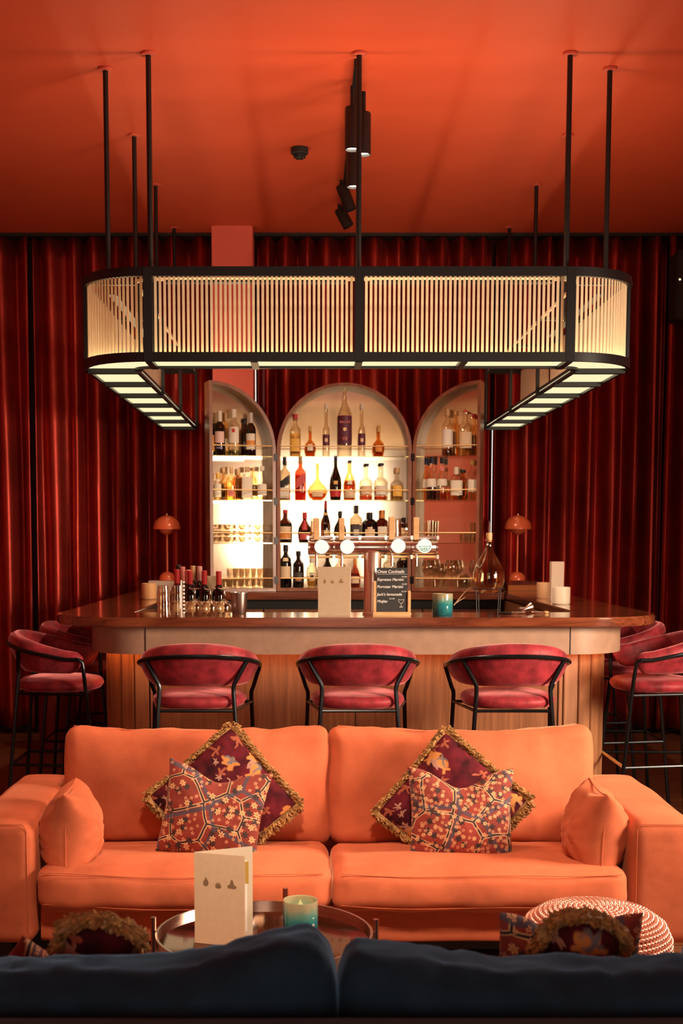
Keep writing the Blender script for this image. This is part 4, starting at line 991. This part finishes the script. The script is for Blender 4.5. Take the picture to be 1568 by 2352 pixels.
MB().lathe([(0, 0)]+[(r_, at(1121, v, Y).z-dz) for v, r_ in zs_], n=36).build('glass_body', 'clearglass', dc, ang=60)
MB().lathe([(0, .004)]+[(r_*.93, at(1121, v, Y).z-dz+.004) for v, r_ in zs_[:4]]+[(0, at(1121, 1318, Y).z-dz+.004)], n=28).build('liquid', gl('gold'), dc, ang=60)
c0 = at(1121, 1245, Y).z-dz
MB().lathe([(.011, c0), (.0145, c0+.012), (.0155, c0+.04), (.014, c0+.045), (0, c0+.045)], n=18).build('cork', 'lightwood', dc)
MB().lathe([(.0042, c0+.045), (.003, c0+.09), (.0014, ztop-dz)], n=10).build('pourer', 'chrome', dc)
# twigs, tongs, corkscrew
t = thing('twig', (on(1045, 0, 6.1, 0), 6.1, ZC_), 'thin dried twig lying behind the teal candle on the bar', 'twig')
def q_(u, v, Y_=6.25): 
    p_ = at(u, v, Y_); return (p_.x-t.location.x, p_.y-6.1, max(.004, p_.z-ZC_))
MB().tube([q_(1042, 1390), q_(1052, 1378), q_(1065, 1362), q_(1080, 1350)], [.003, .0028, .0022, .0015], 8).build('stem', 'twig', t)
MB().tube([q_(1044, 1387), q_(1056, 1379), q_(1068, 1372)], [.0025, .002, .0014], 8).build('side_shoot', 'twig', t)
t = thing('jigger', (on(1207, 0, 6.2, 0), 6.2, ZC_+.022), 'steel jigger lying on the bar right of the decanter', 'jigger', rot=(0, 0, .4))
MB().lathe([(.021, -.035), (.009, 0), (.019, .035), (.016, .035), (.006, 0), (.018, -.035)], n=20).build('cup', 'chrome', t).matrix_local = Matrix.Rotation(1.2, 4, 'Y')
t = thing('bar_strainer', (on(1160, 0, 6.15, 0), 6.15, ZC_), 'black handled strainer lying flat in front of the wire stand', 'strainer')
MB().lathe([(0, .002), (.03, .002), (.035, .006), (.03, .009), (0, .009)], n=24).build('disc', 'black', t)
MB().tube([(.03, 0, .006), (.1, .01, .006)], .004, 8).build('handle', 'chrome', t)
t = thing('bottle_opener', (on(1240, 0, 6.18, 0), 6.18, ZC_), 'small metal opener lying near the right corner of the bar', 'opener')
MB().tube([(-.04, 0, .006), (.02, 0, .006)], .004, 8).build('shaft', 'chrome', t); MB().lathe([(0, 0), (.012, .002), (.014, .010), (0, .014)], (.03, 0, 0), 16).build('head', 'brass', t)

# left group: ribbed tumblers upside down, wine glasses upside down, white straw tube, ice bucket
gt = 'ribbed tumblers stacked upside down on the bar'
for k, (u, Y_, n_) in enumerate(((376, 6.08, 3), (408, 6.12, 3))):
    for j in range(n_):
        tumbler(on(u, 0, Y_, 0), Y_, ZC_+j*.046, .062 if j < 2 else .05, .035-.001*j, '%s ribbed tumbler of the %s upside-down stack on the bar' % (('bottom', 'middle', 'top')[j], ('left', 'right')[k]), gt, inverted=True, ridges=3)
for u, Y_, lb in ((447, 6.10, 'upside-down wine glass, leftmost on the bar'), (482, 6.06, 'upside-down wine glass in the middle of the three on the bar'), (514, 6.1, 'upside-down wine glass beside the ice bucket')):
    goblet(on(u, 0, Y_, 0), Y_, ZC_, .128, .040, lb, 'wine glasses upside down on the bar', inverted=True)
t = thing('straw_tube', (on(418, 0, 5.98, 0), 5.98, ZC_), 'white ring-marked straw tube standing at the front of the bar', 'tube')
h = at(417, 1333, 5.98).z-ZC_
MB().cyl((-.004, 0, 0), .0045, h, 12).build('straw', 'white', t); MB().cyl((.007, 0, 0), .006, h-.02, 12).build('tube_body', 'clearglass', t)
mb = MB()
for k in range(9): mb.cyl((.007, 0, .012+k*.018), .0064, .008, 12)
mb.build('white_marks', 'white', t)
t = thing('ice_bucket', (on(549, 0, 6.14, 0), 6.14, ZC_), 'grey brushed steel ice bucket on the bar right of the wine glasses', 'bucket')
MB().lathe([(0, 0), (.033, 0), (.035, .004), (.042, .098), (.045, .100), (.045, .106), (.040, .106), (.034, .01), (0, .008)], n=28).build('bucket_body', 'steel', t)

# wine bottles on the work bench
wb = [(406, 1309, 13, REDC, 'dk', 7.0, 'wine bottle with bright red capsule, leftmost of the bench bottles'),
      (410, 1299, 12, BLK, 'dk', 7.16, 'wine bottle with black capsule behind the leftmost red one'),
      (419, 1303, 12, PINK, 'clear', 7.14, 'rose bottle with a pale pink capsule beside the black capsule'),
      (432, 1310, 12, PINK, 'dk', 7.14, 'dark bottle with dull pink capsule in the middle of the bench'),
      (436, 1312, 13, REDC, 'dk', 7.0, 'wine bottle with red capsule in front of the corked one'),
      (443, 1301, 11, CORK, 'dkgreen', 7.16, 'dark green bottle closed with a bare cork'),
      (458, 1302, 13, (.7, .35, .3), 'dkgreen', 7.14, 'green bottle with a rosy capsule behind the third red capsule'),
      (469, 1312, 12, REDC, 'dk', 7.0, 'wine bottle with red capsule in front of the paper bag'),
      (502, 1313, 12, REDC, 'dk', 7.02, 'wine bottle with red capsule, rightmost of the bench bottles')]
for u, v, wp, cc, gg, Y_, lb in wb:
    p = at(u, v, Y_); bottle(p.x, Y_, .956, p.z-.956, .038, 'wine', gg, None, .5, [(.15, .5, CREAM, .95)], cc, .24, 1.05, label=lb, group='wine bottles on the work bench')
t = thing('paper_bag', (on(487, 0, 7.16, 0), 7.16, .956), 'crumpled brown paper bag standing among the wine bottles', 'bag')
def cr(p_, u_):
    if u_[2] > .3: p_ = Vector((p_.x*(1-.25*(u_[2]-.3)), p_.y*(1-.7*(u_[2]-.3)), p_.z))
    return p_+Vector((nz(p_, 30), nz(p_, 30, 3), 0))*.008
bg = rboxv(.035, .035, .15, .006, 10, cr); bg.build('bag_body', pl((.28, .18, .10)), t).location = (0, 0, .151)

# ---------------- bar stools ----------------
def make_stool():
    t = thing('bar_stool', (0, 0, 0), '', 'bar stool', 'burgundy velvet bar stools round the bar')
    R = .262
    def rail(a, out=0):   # a: angle from back centre
        s, c = math.sin(a), math.cos(a)
        if abs(a) > PI/2: x = math.copysign(R+out-.004*(abs(a)-PI/2), s); y = (abs(a)-PI/2)*.24-.005
        else: x = math.copysign(abs(s)**.9, s)*(R+out); y = -(.235+out)*max(0, c)**.9-.005
        z = .905+.068*max(0, (c+.35)/1.35)
        return Vector((x, y, z))
    amax = math.radians(124)
    rp = [rail(-amax+2*amax*i/40) for i in range(41)]
    def leg_front(s):
        e = rp[-1] if s > 0 else rp[0]
        return [e, e+Vector((s*-.004, .018, -.012)), Vector((s*.226, .160, .80)), Vector((s*.218, .160, .78)), Vector((s*.217, .162, .76)), Vector((s*.243, .235, 0))]
    rl = [rail(math.copysign(math.radians(54), s)) for s in (-1, 1)]
    MB().tube(rp, .0095, 10).build('top_rail', 'stoolmetal', t)
    for s in (-1, 1):
        MB().tube(leg_front(s), .0095, 10).build('leg', 'stoolmetal', t)
        a = rail(s*math.radians(54))
        MB().tube([a+Vector((0, 0, 0)), Vector((s*.162, -.165, .852)), Vector((s*.157, -.165, .835)), Vector((s*.157, -.166, .815)), Vector((s*.212, -.235, 0))], .0095, 10).build('leg', 'stoolmetal', t)
    def lx(s, f, z):   # leg positions at height z
        return Vector((s*(.217+.026*(.76-z)/.76), .155+.08*(.76-z)/.76, z)) if f else Vector((s*(.157+.055*(.815-z)/.815), -.166-.069*(.815-z)/.815, z))
    z = .735
    fr = MB(); fr.tube([lx(-1, 0, z), lx(1, 0, z)], .007, 8); fr.tube([lx(-1, 1, z), lx(1, 1, z)], .007, 8); fr.tube([lx(-1, 0, z), lx(-1, 1, z)], .007, 8); fr.tube([lx(1, 0, z), lx(1, 1, z)], .007, 8)
    fr.build('seat_frame', 'stoolmetal', t)
    for a, b_, m_ in ((lx(-1, 0, .40), lx(1, 0, .40), 'stoolmetal'), (lx(-1, 1, .395), lx(1, 1, .395), 'brass'), (lx(-1, 0, .40), lx(-1, 1, .395), 'stoolmetal'), (lx(1, 0, .40), lx(1, 1, .395), 'stoolmetal')):
        MB().tube([a, b_], .0075, 8).build('footrest_bar', m_, t)
    # backrest pad, wraps inside the rail
    rows = []; n = 40; am = math.radians(128)
    for i in range(n+1):
        q = -am+2*am*i/n; e = 1-abs(i/n*2-1); k = min(1, (e/.10)) ; k = math.sqrt(max(.0, 1-(1-k)**2)); k = max(k, .04)
        c = rail(q, -.036); nrm = Vector((c.x, c.y*1.05, 0)).normalized(); row = []
        b_ = abs(i/n*2-1)
        top = .052-.020*b_**2; bot = c.z-.838+.006*b_
        m_ = 20
        for j in range(m_):
            w_ = 2*PI*j/m_; cc, ss = math.cos(w_), math.sin(w_)
            hz = (top if ss > 0 else bot); rr = .033 if cc > 0 else .028
            dx_ = math.copysign(abs(cc)**.75, cc)*rr*k; dz_ = math.copysign(abs(ss)**.8, ss)*hz*(.25+.75*k)
            tilt = (-.05*max(0, -dz_)/.13 - .12*max(0, dz_)) 
            p_ = c+nrm*(dx_+tilt)+Vector((0, 0, dz_)); p_ += nrm*.004*nz(p_, 14, 2)
            row.append(p_)
        rows.append(row)
    mb = MB().grid(rows, True); mb.add(rows[0], [tuple(range(20))]); mb.add(rows[-1], [tuple(range(20))[::-1]])
    mb.build('backrest', 'stool', t, ang=80)
    # seat cushion
    mb = MB(); P = [(0, .745), (.17, .742), (.192, .748), (.203, .765), (.200, .782), (.185, .794), (.14, .803), (.07, .808), (0, .809)]
    k = len(P); rows = []
    for r, z_ in P:
        row = []
        for j in range(40):
            a = 2*PI*j/40; c, s = math.cos(a), math.sin(a); d = (abs(c)**2.6+abs(s)**2.6)**(-1/2.6)
            row.append((r*d*c*1.0, .0+r*d*s*1.0+.004, z_+.003*noise.noise(Vector((c*3, s*3, z_*20)))))
        rows.append(row)
    mb.grid(rows, True).build('seat', 'stool', t, ang=80)
    return t
proto = make_stool()
spots = [(on(447, 0, 5.28, 0), 5.49, 0, 'burgundy velvet bar stool, left of the three seen from behind at the bar front'),
 (on(826, 0, 5.28, 0), 5.49, 0, 'burgundy velvet bar stool, middle of the three seen from behind at the bar front'),
 (on(1186, 0, 5.28, 0), 5.49, 0, 'burgundy velvet bar stool, right of the three seen from behind at the bar front'),
 (CX+1.44, 6.07, PI/2, 'bar stool nearest the camera at the right side of the bar'),
 (CX+1.44, 6.78, PI/2, 'second bar stool along the right side of the bar'),
 (CX+1.44, 7.48, PI/2, 'farthest bar stool at the right side of the bar'),
 (CX-1.44, 6.10, -PI/2, 'bar stool nearest the camera at the dark left side of the bar'),
 (CX-1.44, 6.80, -PI/2, 'second bar stool along the dark left side of the bar'),
 (CX-1.44, 7.50, -PI/2, 'farthest bar stool at the dark left side of the bar')]
for i, (x, y, rz, lb) in enumerate(spots):
    o = proto if i == 0 else copy_tree(proto)
    o.location = (x, y, 0); o.rotation_euler = (0, 0, rz); o['label'] = lb
Y = 8.75; t = thing('drum_table', (on(128, 0, Y, 0), Y, 0), 'glossy dark red round drum table standing behind the left bar stools', 'side table')
MB().lathe([(.10, 0), (.13, .01), (.135, .2), (.125, .40), (.128, .43), (.12, .44), (0, .44)], n=36).build('drum_body', 'drum', t)

# ---------------- orange sofa ----------------
SX = .073; SF = 4.15
sofa = thing('sofa', (SX, 4.55, 0), 'wide orange velvet two-seat sofa in front of the bar', 'sofa')
def place(mb, nm, m_, loc, rot=(0, 0, 0), parent=sofa, **k):
    o = mb.build(nm, m_, parent, **k); o.location = loc; o.rotation_euler = rot; return o
def soft(amp, sc, seed=0):
    return lambda p_, u_: p_+Vector((nz(p_, sc, seed), nz(p_, sc, seed+9), nz(p_, sc, seed+17)))*amp
for s in (-1, 1):
    def arm(p_, u_, s=s): 
        q = p_.copy()
        if u_[2] > .2: q.z -= .018*abs(u_[0])**3*(u_[2]-.2)
        return q+Vector((nz(p_, 5, s), nz(p_, 5, s+2), nz(p_, 4, s+5)))*.006
    place(rboxv(.125, .44, .217, .045, 20, arm), 'armrest', 'orange', (s*1.128, .06, .303), ang=80)
    place(MB().tube([(s*.02-.098, -.443, -.19), (s*.02-.098, -.443, .165), (s*.02-.085, -.443, .185), (s*.02+.085, -.443, .185), (s*.02+.098, -.443, .165), (s*.02+.098, -.443, -.19)], .0018, 6), 'arm_piping', 'orange', (s*1.105, .065, .32))
place(rboxv(1.0, .42, .07, .02, 10, soft(.003, 5)), 'base', 'orange', (0, .08, .152), ang=80)
place(rboxv(1.2, .05, .17, .03, 12, soft(.003, 5)), 'back_frame', 'orange', (0, .48, .30), ang=80)
for s in (-1, 1):
    def seatf(p_, u_, s=s):
        q = p_.copy(); cr_ = (1-u_[0]**2)*(1-u_[1]**2)
        if u_[2] > 0: q.z += .022*cr_*u_[2]
        if u_[1] < -.5: q.y -= .02*(1-u_[2]**2)*(1-u_[0]**4); q.z -= .012*(1-u_[0]**2)*(-u_[1]-.5)
        return q+Vector((nz(p_, 6, s), nz(p_, 5, s+2), nz(p_, 7, s+5)*1.2))*.008
    st_ = place(rboxv(.499, .30, .076, .05, 26, seatf), 'seat_cushion', 'orange', (s*.5, -.115, .262), (-.085, 0, 0), ang=80)
    ln = []
    for i in range(31):
        x = -.47+.94*i/30; ln.append((x, -.298-.012*(1-(x/.5)**2), .058+.004*math.sin(x*9+s)-.01*(1-(x/.5)**2)))
    MB().tube(ln, .0017, 6).build('piping', 'orange', st_)
    MB().tube([(x, y+.004, z-.108) for x, y, z in ln], .0017, 6).build('piping', 'orange', st_)
    def backf(p_, u_, s=s):
        q = p_.copy(); cr_ = (1-u_[0]**2)*(1-u_[2]**2)
        if u_[1] < 0: q.y -= .06*cr_*-u_[1]
        q.y += 0
        if u_[2] > 0: 
            q.z += .012*(abs(u_[0])**3)*u_[2] - .010*u_[2]*(1-u_[0]**2)
            q.z += .009*u_[2]*noise.noise(Vector((p_.x*12, p_.y*8, s)))
            if u_[1] < 0: q.y += .010*u_[2]*noise.noise(Vector((p_.x*22+p_.z*6, p_.z*3, s)))
        return q+Vector((nz(p_, 7, s+3), nz(p_, 6, s+20)*1.6, nz(p_, 7, s+8)))*.009
    bc = place(rboxv(.508, .085, .228, .055, 30, backf), 'back_cushion', 'orange', (s*.508, .275, .508), (-.15, 0, 0), ang=80)
    ln = [(-.475+.95*i/40, -.045+.003*math.sin(i*1.3), .222-.010*(1-((i/20)-1)**2)+.012*abs(i/20-1)**3) for i in range(41)]
    MB().tube(ln, .0016, 6).build('piping', 'orange', bc)
for s in (-1, 1):
    for y in (-.28, .42): place(MB().box(-.03, .03, -.03, .03, 0, .09), 'leg', 'blackmatte', (s*1.13, y, 0))
place(MB().box(-1.18, 1.18, -.24, .40, .03, .09), 'plinth', 'blackmatte', (0, 0, 0))

# ---------------- cushions ----------------
def pillow_mb(w_, h_, t_, chop=0, seed=0, n=36, pinch=.07, wr=.006, ear=0, ex=.42):
    mb = MB(); top, bot = [], []
    for sgn, store in ((-1, top), (1, bot)):
        for i in range(n+1):
            v = -math.cos(PI*i/n); row = []
            for j in range(n+1):
                u = -math.cos(PI*j/n)
                x = u*w_/2*(1-pinch*(1-v*v)); z = v*h_/2*(1-pinch*(1-u*u))
                y = sgn*t_/2*(max(0, (1-u**2)*(1-v**2)))**ex
                if chop:
                    g_ = math.exp(-(u/.5)**2)*max(0, (v+.35)/1.35)**1.2
                    z -= chop*g_; y *= 1-.25*g_
                    x *= 1+.05*max(0, v)
                if ear: z += ear*abs(u)**4*max(0, v)**4
                P = Vector((x, y, z)); ed = (1-u**2)*(1-v**2)
                rad = math.atan2(v, u)
                y += sgn*wr*ed**.3*(noise.noise(Vector((rad*4, (u*u+v*v)*1.5, seed)))+.6*noise.noise(Vector((x*18, z*18, seed+3))))
                row.append((x, y+.004*noise.noise(Vector((x*6, seed, z*6))), z))
            store.append(row)
    mb.grid(top); mb.grid(bot); return mb
def border(w_, h_, pinch, k=60, chop=0):
    out = []
    for side in range(4):
        for i in range(k):
            a = -1+2*i/k
            u, v = ((a, -1), (1, a), (-a, 1), (-1, -a))[side]
            x = u*w_/2*(1-pinch*(1-v*v)); z = v*h_/2*(1-pinch*(1-u*u)); out.append(Vector((x, 0, z)))
    return out
def fringe(w_, h_, pinch, seed, per=7, L=.034):
    rnd = random.Random(seed); b_ = border(w_, h_, pinch, 56); n = len(b_); mb = MB()
    mb.tube([p_*1.0 for p_ in b_], .011, 8, closed=True)
    for i in range(n):
        a, c = b_[i], b_[(i+1) % n]; d = (c-a).normalized(); nr = Vector((d.z, 0, -d.x))
        if nr.dot(a) < 0: nr = -nr
        for k in range(per):
            p_ = a+(c-a)*rnd.random(); ang = rnd.uniform(-1.25, 1.25); ll = L*rnd.uniform(.7, 1.1); sw = rnd.uniform(-.6, .6)
            dr = (nr*math.cos(ang)+Vector((0, math.sin(ang), 0))+d*sw).normalized()
            p1 = p_+dr*ll*.5+Vector((0, 0, rnd.uniform(-.004, .004))); p2 = p_+dr*ll*.85+(d*rnd.uniform(-1, 1)+Vector((0, rnd.uniform(-.5, .5), -.5)))*ll*.4
            mb.tube([p_, p1, p2], [.0045, .0055, .0028], 4)
    return mb
def cushion(name, loc, rot, w_, h_, t_, m_, label, group, chop=0, fr=0, seed=0, pinch=.07, seam=False, wr=.006, ex=.42):
    t = thing(name, loc, label, 'cushion', group); t.rotation_mode = 'QUATERNION'
    Mr = Matrix.Identity(3)
    for ax, a in rot: Mr = Matrix.Rotation(a, 3, ax) @ Mr
    t.rotation_quaternion = Mr.to_quaternion()
    pillow_mb(w_, h_, t_, chop, seed, pinch=pinch, wr=wr, ex=ex).build('cushion_cover', m_, t, weld=True, ang=75)
    if fr: fringe(w_, h_, pinch, seed).build('fringe', 'gold_fringe', t)
    if seam:
        MB().tube(border(w_, h_, pinch, 40), .0022, 6, closed=True).build('piping', m_, t)
    return t
gA = 'plum velvet cushions with gold fringe'; gB = 'persian patterned velvet cushions'; gC = 'small orange velvet cushions'
# seat top z ~.36, back cushion front face at Y ~4.72 (bottom) .. 4.80 (top)
p = at(512, 1838, 4.60); cushion('fringed_cushion', p, [('Y', -math.radians(40)), ('X', math.radians(-16)), ('Z', .05)], .405, .385, .13, 'star1', 'plum velvet cushion with gold fringe standing on its corner, on the left sofa half', gA, fr=1, seed=1, pinch=.05)
p = at(1038, 1852, 4.60); cushion('fringed_cushion', p, [('Y', -math.radians(50)), ('X', math.radians(-16)), ('Z', -.05)], .40, .40, .13, 'star2', 'plum velvet cushion with gold fringe standing on its corner, on the right sofa half', gA, fr=1, seed=2, pinch=.05)
p = at(490, 1864, 4.43); cushion('patterned_cushion', p, [('Y', math.radians(9)), ('X', math.radians(-18))], .36, .335, .15, 'carpet1', 'red persian patterned cushion with a dented top, left one in front of the fringed cushion', gB, chop=.055, seed=5, pinch=.05)
p = at(1058, 1866, 4.43); cushion('patterned_cushion', p, [('Y', math.radians(1)), ('X', math.radians(-18))], .365, .325, .15, 'carpet2', 'persian patterned cushion with dense flowers, in front of the right fringed cushion', gB, chop=.07, seed=8, pinch=.04)
p = at(163, 1903, 4.33); cushion('orange_cushion', p, [('X', math.radians(6)), ('Z', math.radians(93)), ('Y', math.radians(-6))], .31, .30, .225, 'orange', 'small orange velvet cushion leaning against the left armrest', gC, chop=.008, seed=11, pinch=.09, seam=True, wr=.016, ex=.42)
p = at(1366, 1903, 4.33); cushion('orange_cushion', p, [('X', math.radians(6)), ('Z', math.radians(-92)), ('Y', math.radians(9))], .32, .30, .225, 'orange', 'small orange velvet cushion leaning against the right armrest', gC, chop=.008, seed=12, pinch=.09, seam=True, wr=.016, ex=.42)

# ---------------- round tray table ----------------
TY = 3.32; TZ = .394; TX = on(607, 0, TY*math.cos(TH)+1.033*math.sin(TH), 0)
tb_ = thing('coffee_table', (TX, TY, 0), 'round low table with smoked mirror top and copper legs', 'coffee table')
Rr = .292
MB().lathe([(0, TZ-.012), (Rr-.006, TZ-.012), (Rr-.006, TZ-.004), (0, TZ-.004)], n=64).build('mirror_top', 'smokeglass', tb_)
MB().lathe([(Rr-.006, TZ-.02), (Rr, TZ-.02), (Rr, TZ+.012), (Rr-.006, TZ+.012), (Rr-.006, TZ-.02)], n=72).build('tray_rim', 'chrome', tb_)
for k in range(4):
    a = -.03+k*PI/2+(.0 if k % 2 == 0 else -.14)
    MB().cyl(((Rr+.008)*math.cos(a), (Rr+.008)*math.sin(a), 0), .008, TZ+.048, 16).build('leg', 'copper', tb_)
mb = MB(); mb.tube([(Rr*.98*math.cos(q), Rr*.98*math.sin(q), .08) for q in [2*PI*i/48 for i in range(48)]], .005, 8, closed=True); mb.build('lower_ring', 'copper', tb_)
# open menu on the table
Y = 3.27; xl = on(447, 0, Y*1.0+.1, 0); hm = .245
mn = thing('menu', (at(447, 2100, Y).x, Y, TZ-.003), 'half-open tan menu standing upright on the round coffee table', 'menu')
w1 = .142
fa = Matrix.Rotation(math.radians(-17), 4, 'Z'); ba = Matrix.Rotation(math.radians(23), 4, 'Z')
f_ = MB().box(0, w1, -.0012, 0, 0, hm).build('front_cover', 'paper', mn); f_.matrix_local = fa
for k, xx in enumerate((.033, .068, .106)): logo(f_, xx, .168-(.002 if k else -.001), .026, k, -.0017)
b_ = MB().box(0, w1+.022, 0, .0012, 0, hm).build('back_cover', 'paperin', mn); b_.matrix_local = ba
o = MB().box(.02, w1+.01, -.0012, -.0006, .145, .205).build('ochre_panel', 'ochre', b_)
o = MB().box(.008, w1+.006, -.0006, 0, .012, .208).build('inner_page', 'white', b_)
teal_candle(at(690, 2110, 3.34).x, 3.30, TZ-.003, .047, .108, 'teal glazed candle glass burning on the round coffee table')

# ---------------- beaded pouf ----------------
PY_ = 3.56; pc = at(1367, 2100, PY_)
pf = thing('beaded_pouf', (pc.x, PY_, 0), 'round pouf covered in shiny rose copper beads before the right sofa arm', 'pouf')
RP = .213; HP = .402
def pprof(s):  # s in 0..1 from centre top to bottom
    pts = [(0, HP), (.06, HP-.001), (.11, HP-.006), (.16, HP-.020), (.195, HP-.045), (RP, HP-.085), (RP+.002, HP-.15), (RP, HP-.22), (RP-.012, HP-.29), (RP-.04, .03), (RP-.06, .01)]
    L = [0]
    for a, b2 in zip(pts, pts[1:]): L.append(L[-1]+math.hypot(b2[0]-a[0], b2[1]-a[1]))
    d = s*L[-1]
    for i in range(len(pts)-1):
        if d <= L[i+1]+1e-9:
            q = (d-L[i])/(L[i+1]-L[i]); return (pts[i][0]+(pts[i+1][0]-pts[i][0])*q, pts[i][1]+(pts[i+1][1]-pts[i][1])*q, L[-1])
    return (*pts[-1], L[-1])
MB().lathe([(max(0, pprof(i/30)[0]-.006), pprof(i/30)[1]-(.006 if i < 12 else 0)) for i in range(31)], n=48).build('inner_cushion', pl((.35, .1, .06)), pf)
ico = bmesh.new(); bmesh.ops.create_icosphere(ico, subdivisions=2, radius=1); iv = [v.co.copy() for v in ico.verts]; iff = [tuple(v.index for v in f.verts) for f in ico.faces]; ico.free()
beads = MB(); TL = pprof(0)[2]; rb = .0072; ns_ = int(TL/(.0146)); 
for k in range(1, ns_+1):
    r, z, _ = pprof(k/ns_)
    if z < .02: continue
    m_ = max(6, int(2*PI*r/.0150))
    if (r < .2 and z > .3) or True:
        for j in range(m_):
            a = 2*PI*j/m_+k*.5*2*PI/m_
            if r > .19 and z < HP-.06 and math.sin(a) > .45: continue
            c = Vector((r*math.cos(a), r*math.sin(a), z))
            beads.add([c+v*rb for v in iv], iff)
beads.build('bead_cover', 'pinkmetal', pf, ang=180)

# ---------------- navy sofa in the foreground, seen from behind ----------------
NY = 2.16
nv = thing('sofa', (.05, 2.3, 0), 'dark navy velvet sofa seen from behind in the foreground', 'sofa')
def npl(mb, nm, m_, loc, rot=(0, 0, 0), **k):
    o = mb.build(nm, m_, nv, **k); o.location = Vector(loc)-Vector((.05, 2.3, 0)); o.rotation_euler = rot; return o
xs_ = at(776, 2200, NY).x
def ztop_(u): 
    pts = [(-200, 2206), (0, 2205), (200, 2197), (420, 2192), (500, 2172), (590, 2140), (660, 2124), (700, 2122), (735, 2132), (760, 2152), (775, 2180), (785, 2172), (800, 2160), (860, 2163), (1000, 2180), (1150, 2192), (1300, 2200), (1440, 2204), (1568, 2192), (1800, 2190)]
    for (a, b2), (c, d) in zip(pts, pts[1:]):
        if a <= u <= c: 
            q = (u-a)/(c-a); return b2+(d-b2)*q
    return pts[-1][1]
for nm, u0, u1, sd_ in (('l', -170, 776, 1), ('r', 776, 1740, 2)):
    x0 = on(u0, 0, NY+.06, 0); x1 = on(u1, 0, NY+.06, 0); cx_ = (x0+x1)/2; hx = (x1-x0)/2; zc_ = .55
    def nf(p_, u_, cx_=cx_, sd_=sd_):
        q = p_.copy()
        if u_[2] > -.2:
            px = PX+(p_.x+cx_)/(NY+.06)*F; zt2 = at(px, ztop_(px), NY).z-.027-zc_
            kk = (u_[2]+.2)/1.2; q.z = p_.z+(zt2-.155)*kk
            q.z += .007*kk*noise.noise(Vector((p_.x*35, p_.y*20, sd_)))
        wr_ = max(0, u_[2])**2
        q.y += -.014*wr_*noise.noise(Vector((p_.x*40+p_.z*14, p_.z*9, sd_)))-.03*(1-u_[0]**2)*(1-u_[2]**2)*(1 if u_[1] < 0 else -1)
        q += Vector((0, nz(p_, 9, sd_), nz(p_, 6, sd_)*.5))*.012
        return q
    npl(rboxv(hx, .085, .155, .05, 34, nf), 'back_cushion', 'navy', (cx_, NY+.05, zc_), ang=80)
npl(rboxv(1.05, .05, .345, .02, 12, soft(.002, 5)), 'back_frame', 'navyframe', (.05, 2.0, at(700, 2340, 1.96).z-.372), ang=80)
npl(rboxv(.80, .42, .13, .04, 14, soft(.004, 5)), 'seat', 'navy', (.05, 2.42, .24), ang=80)
for s in (-1, 1): npl(rboxv(.11, .47, .22, .04, 12, soft(.004, 5)), 'armrest', 'navy', (.05+s*.91, 2.40, .32), ang=80)
for s in (-1, 1):
    for y in (2.05, 2.8): npl(MB().box(-.025, .025, -.025, .025, 0, .12), 'leg', 'blackmatte', (.05+s*.9, y, 0))
# cushions on the navy sofa, only their tops show
def ncush(u, v, Y, rot, w_, h_, t_, m_, label, grp, **k):
    pt = at(u, v, Y); return cushion('fringed_cushion' if k.get('fr') else 'patterned_cushion', (pt.x, Y, pt.z-h_*k.pop('kk', .5)), rot, w_, h_, t_, m_, label, grp, **k)
ncush(212, 2128, 2.40, [('Y', math.radians(10)), ('X', math.radians(14))], .135, .30, .12, 'star1', 'gold fringed cushion showing over the left back of the navy sofa', 'fringed cushions on the navy sofa', fr=1, seed=21, kk=.5, pinch=-.16)
ncush(1298, 2118, 2.40, [('Y', math.radians(14)), ('X', math.radians(14))], .13, .30, .12, 'star2', 'gold fringed cushion standing over the right back of the navy sofa', 'fringed cushions on the navy sofa', fr=1, seed=22, kk=.5, pinch=-.16)
gN = 'patterned cushions on the navy sofa'
ncush(76, 2135, 2.48, [('Y', math.radians(40)), ('X', math.radians(16))], .2, .2, .09, 'carpet1', 'red patterned cushion corner peeking out at the far left of the navy sofa', gN, seed=23, kk=.68)
ncush(385, 2168, 2.50, [('Y', math.radians(45)), ('X', math.radians(16))], .22, .22, .09, 'carpet2', 'pale red patterned cushion tip showing below the round table', gN, seed=24, kk=.70)
ncush(1305, 2082, 2.60, [('Y', math.radians(0)), ('X', math.radians(12))], .285, .30, .10, 'carpet1', 'red patterned cushion with two ears behind the right gold fringed cushion', gN, seed=25, chop=.07, kk=.5, pinch=0)
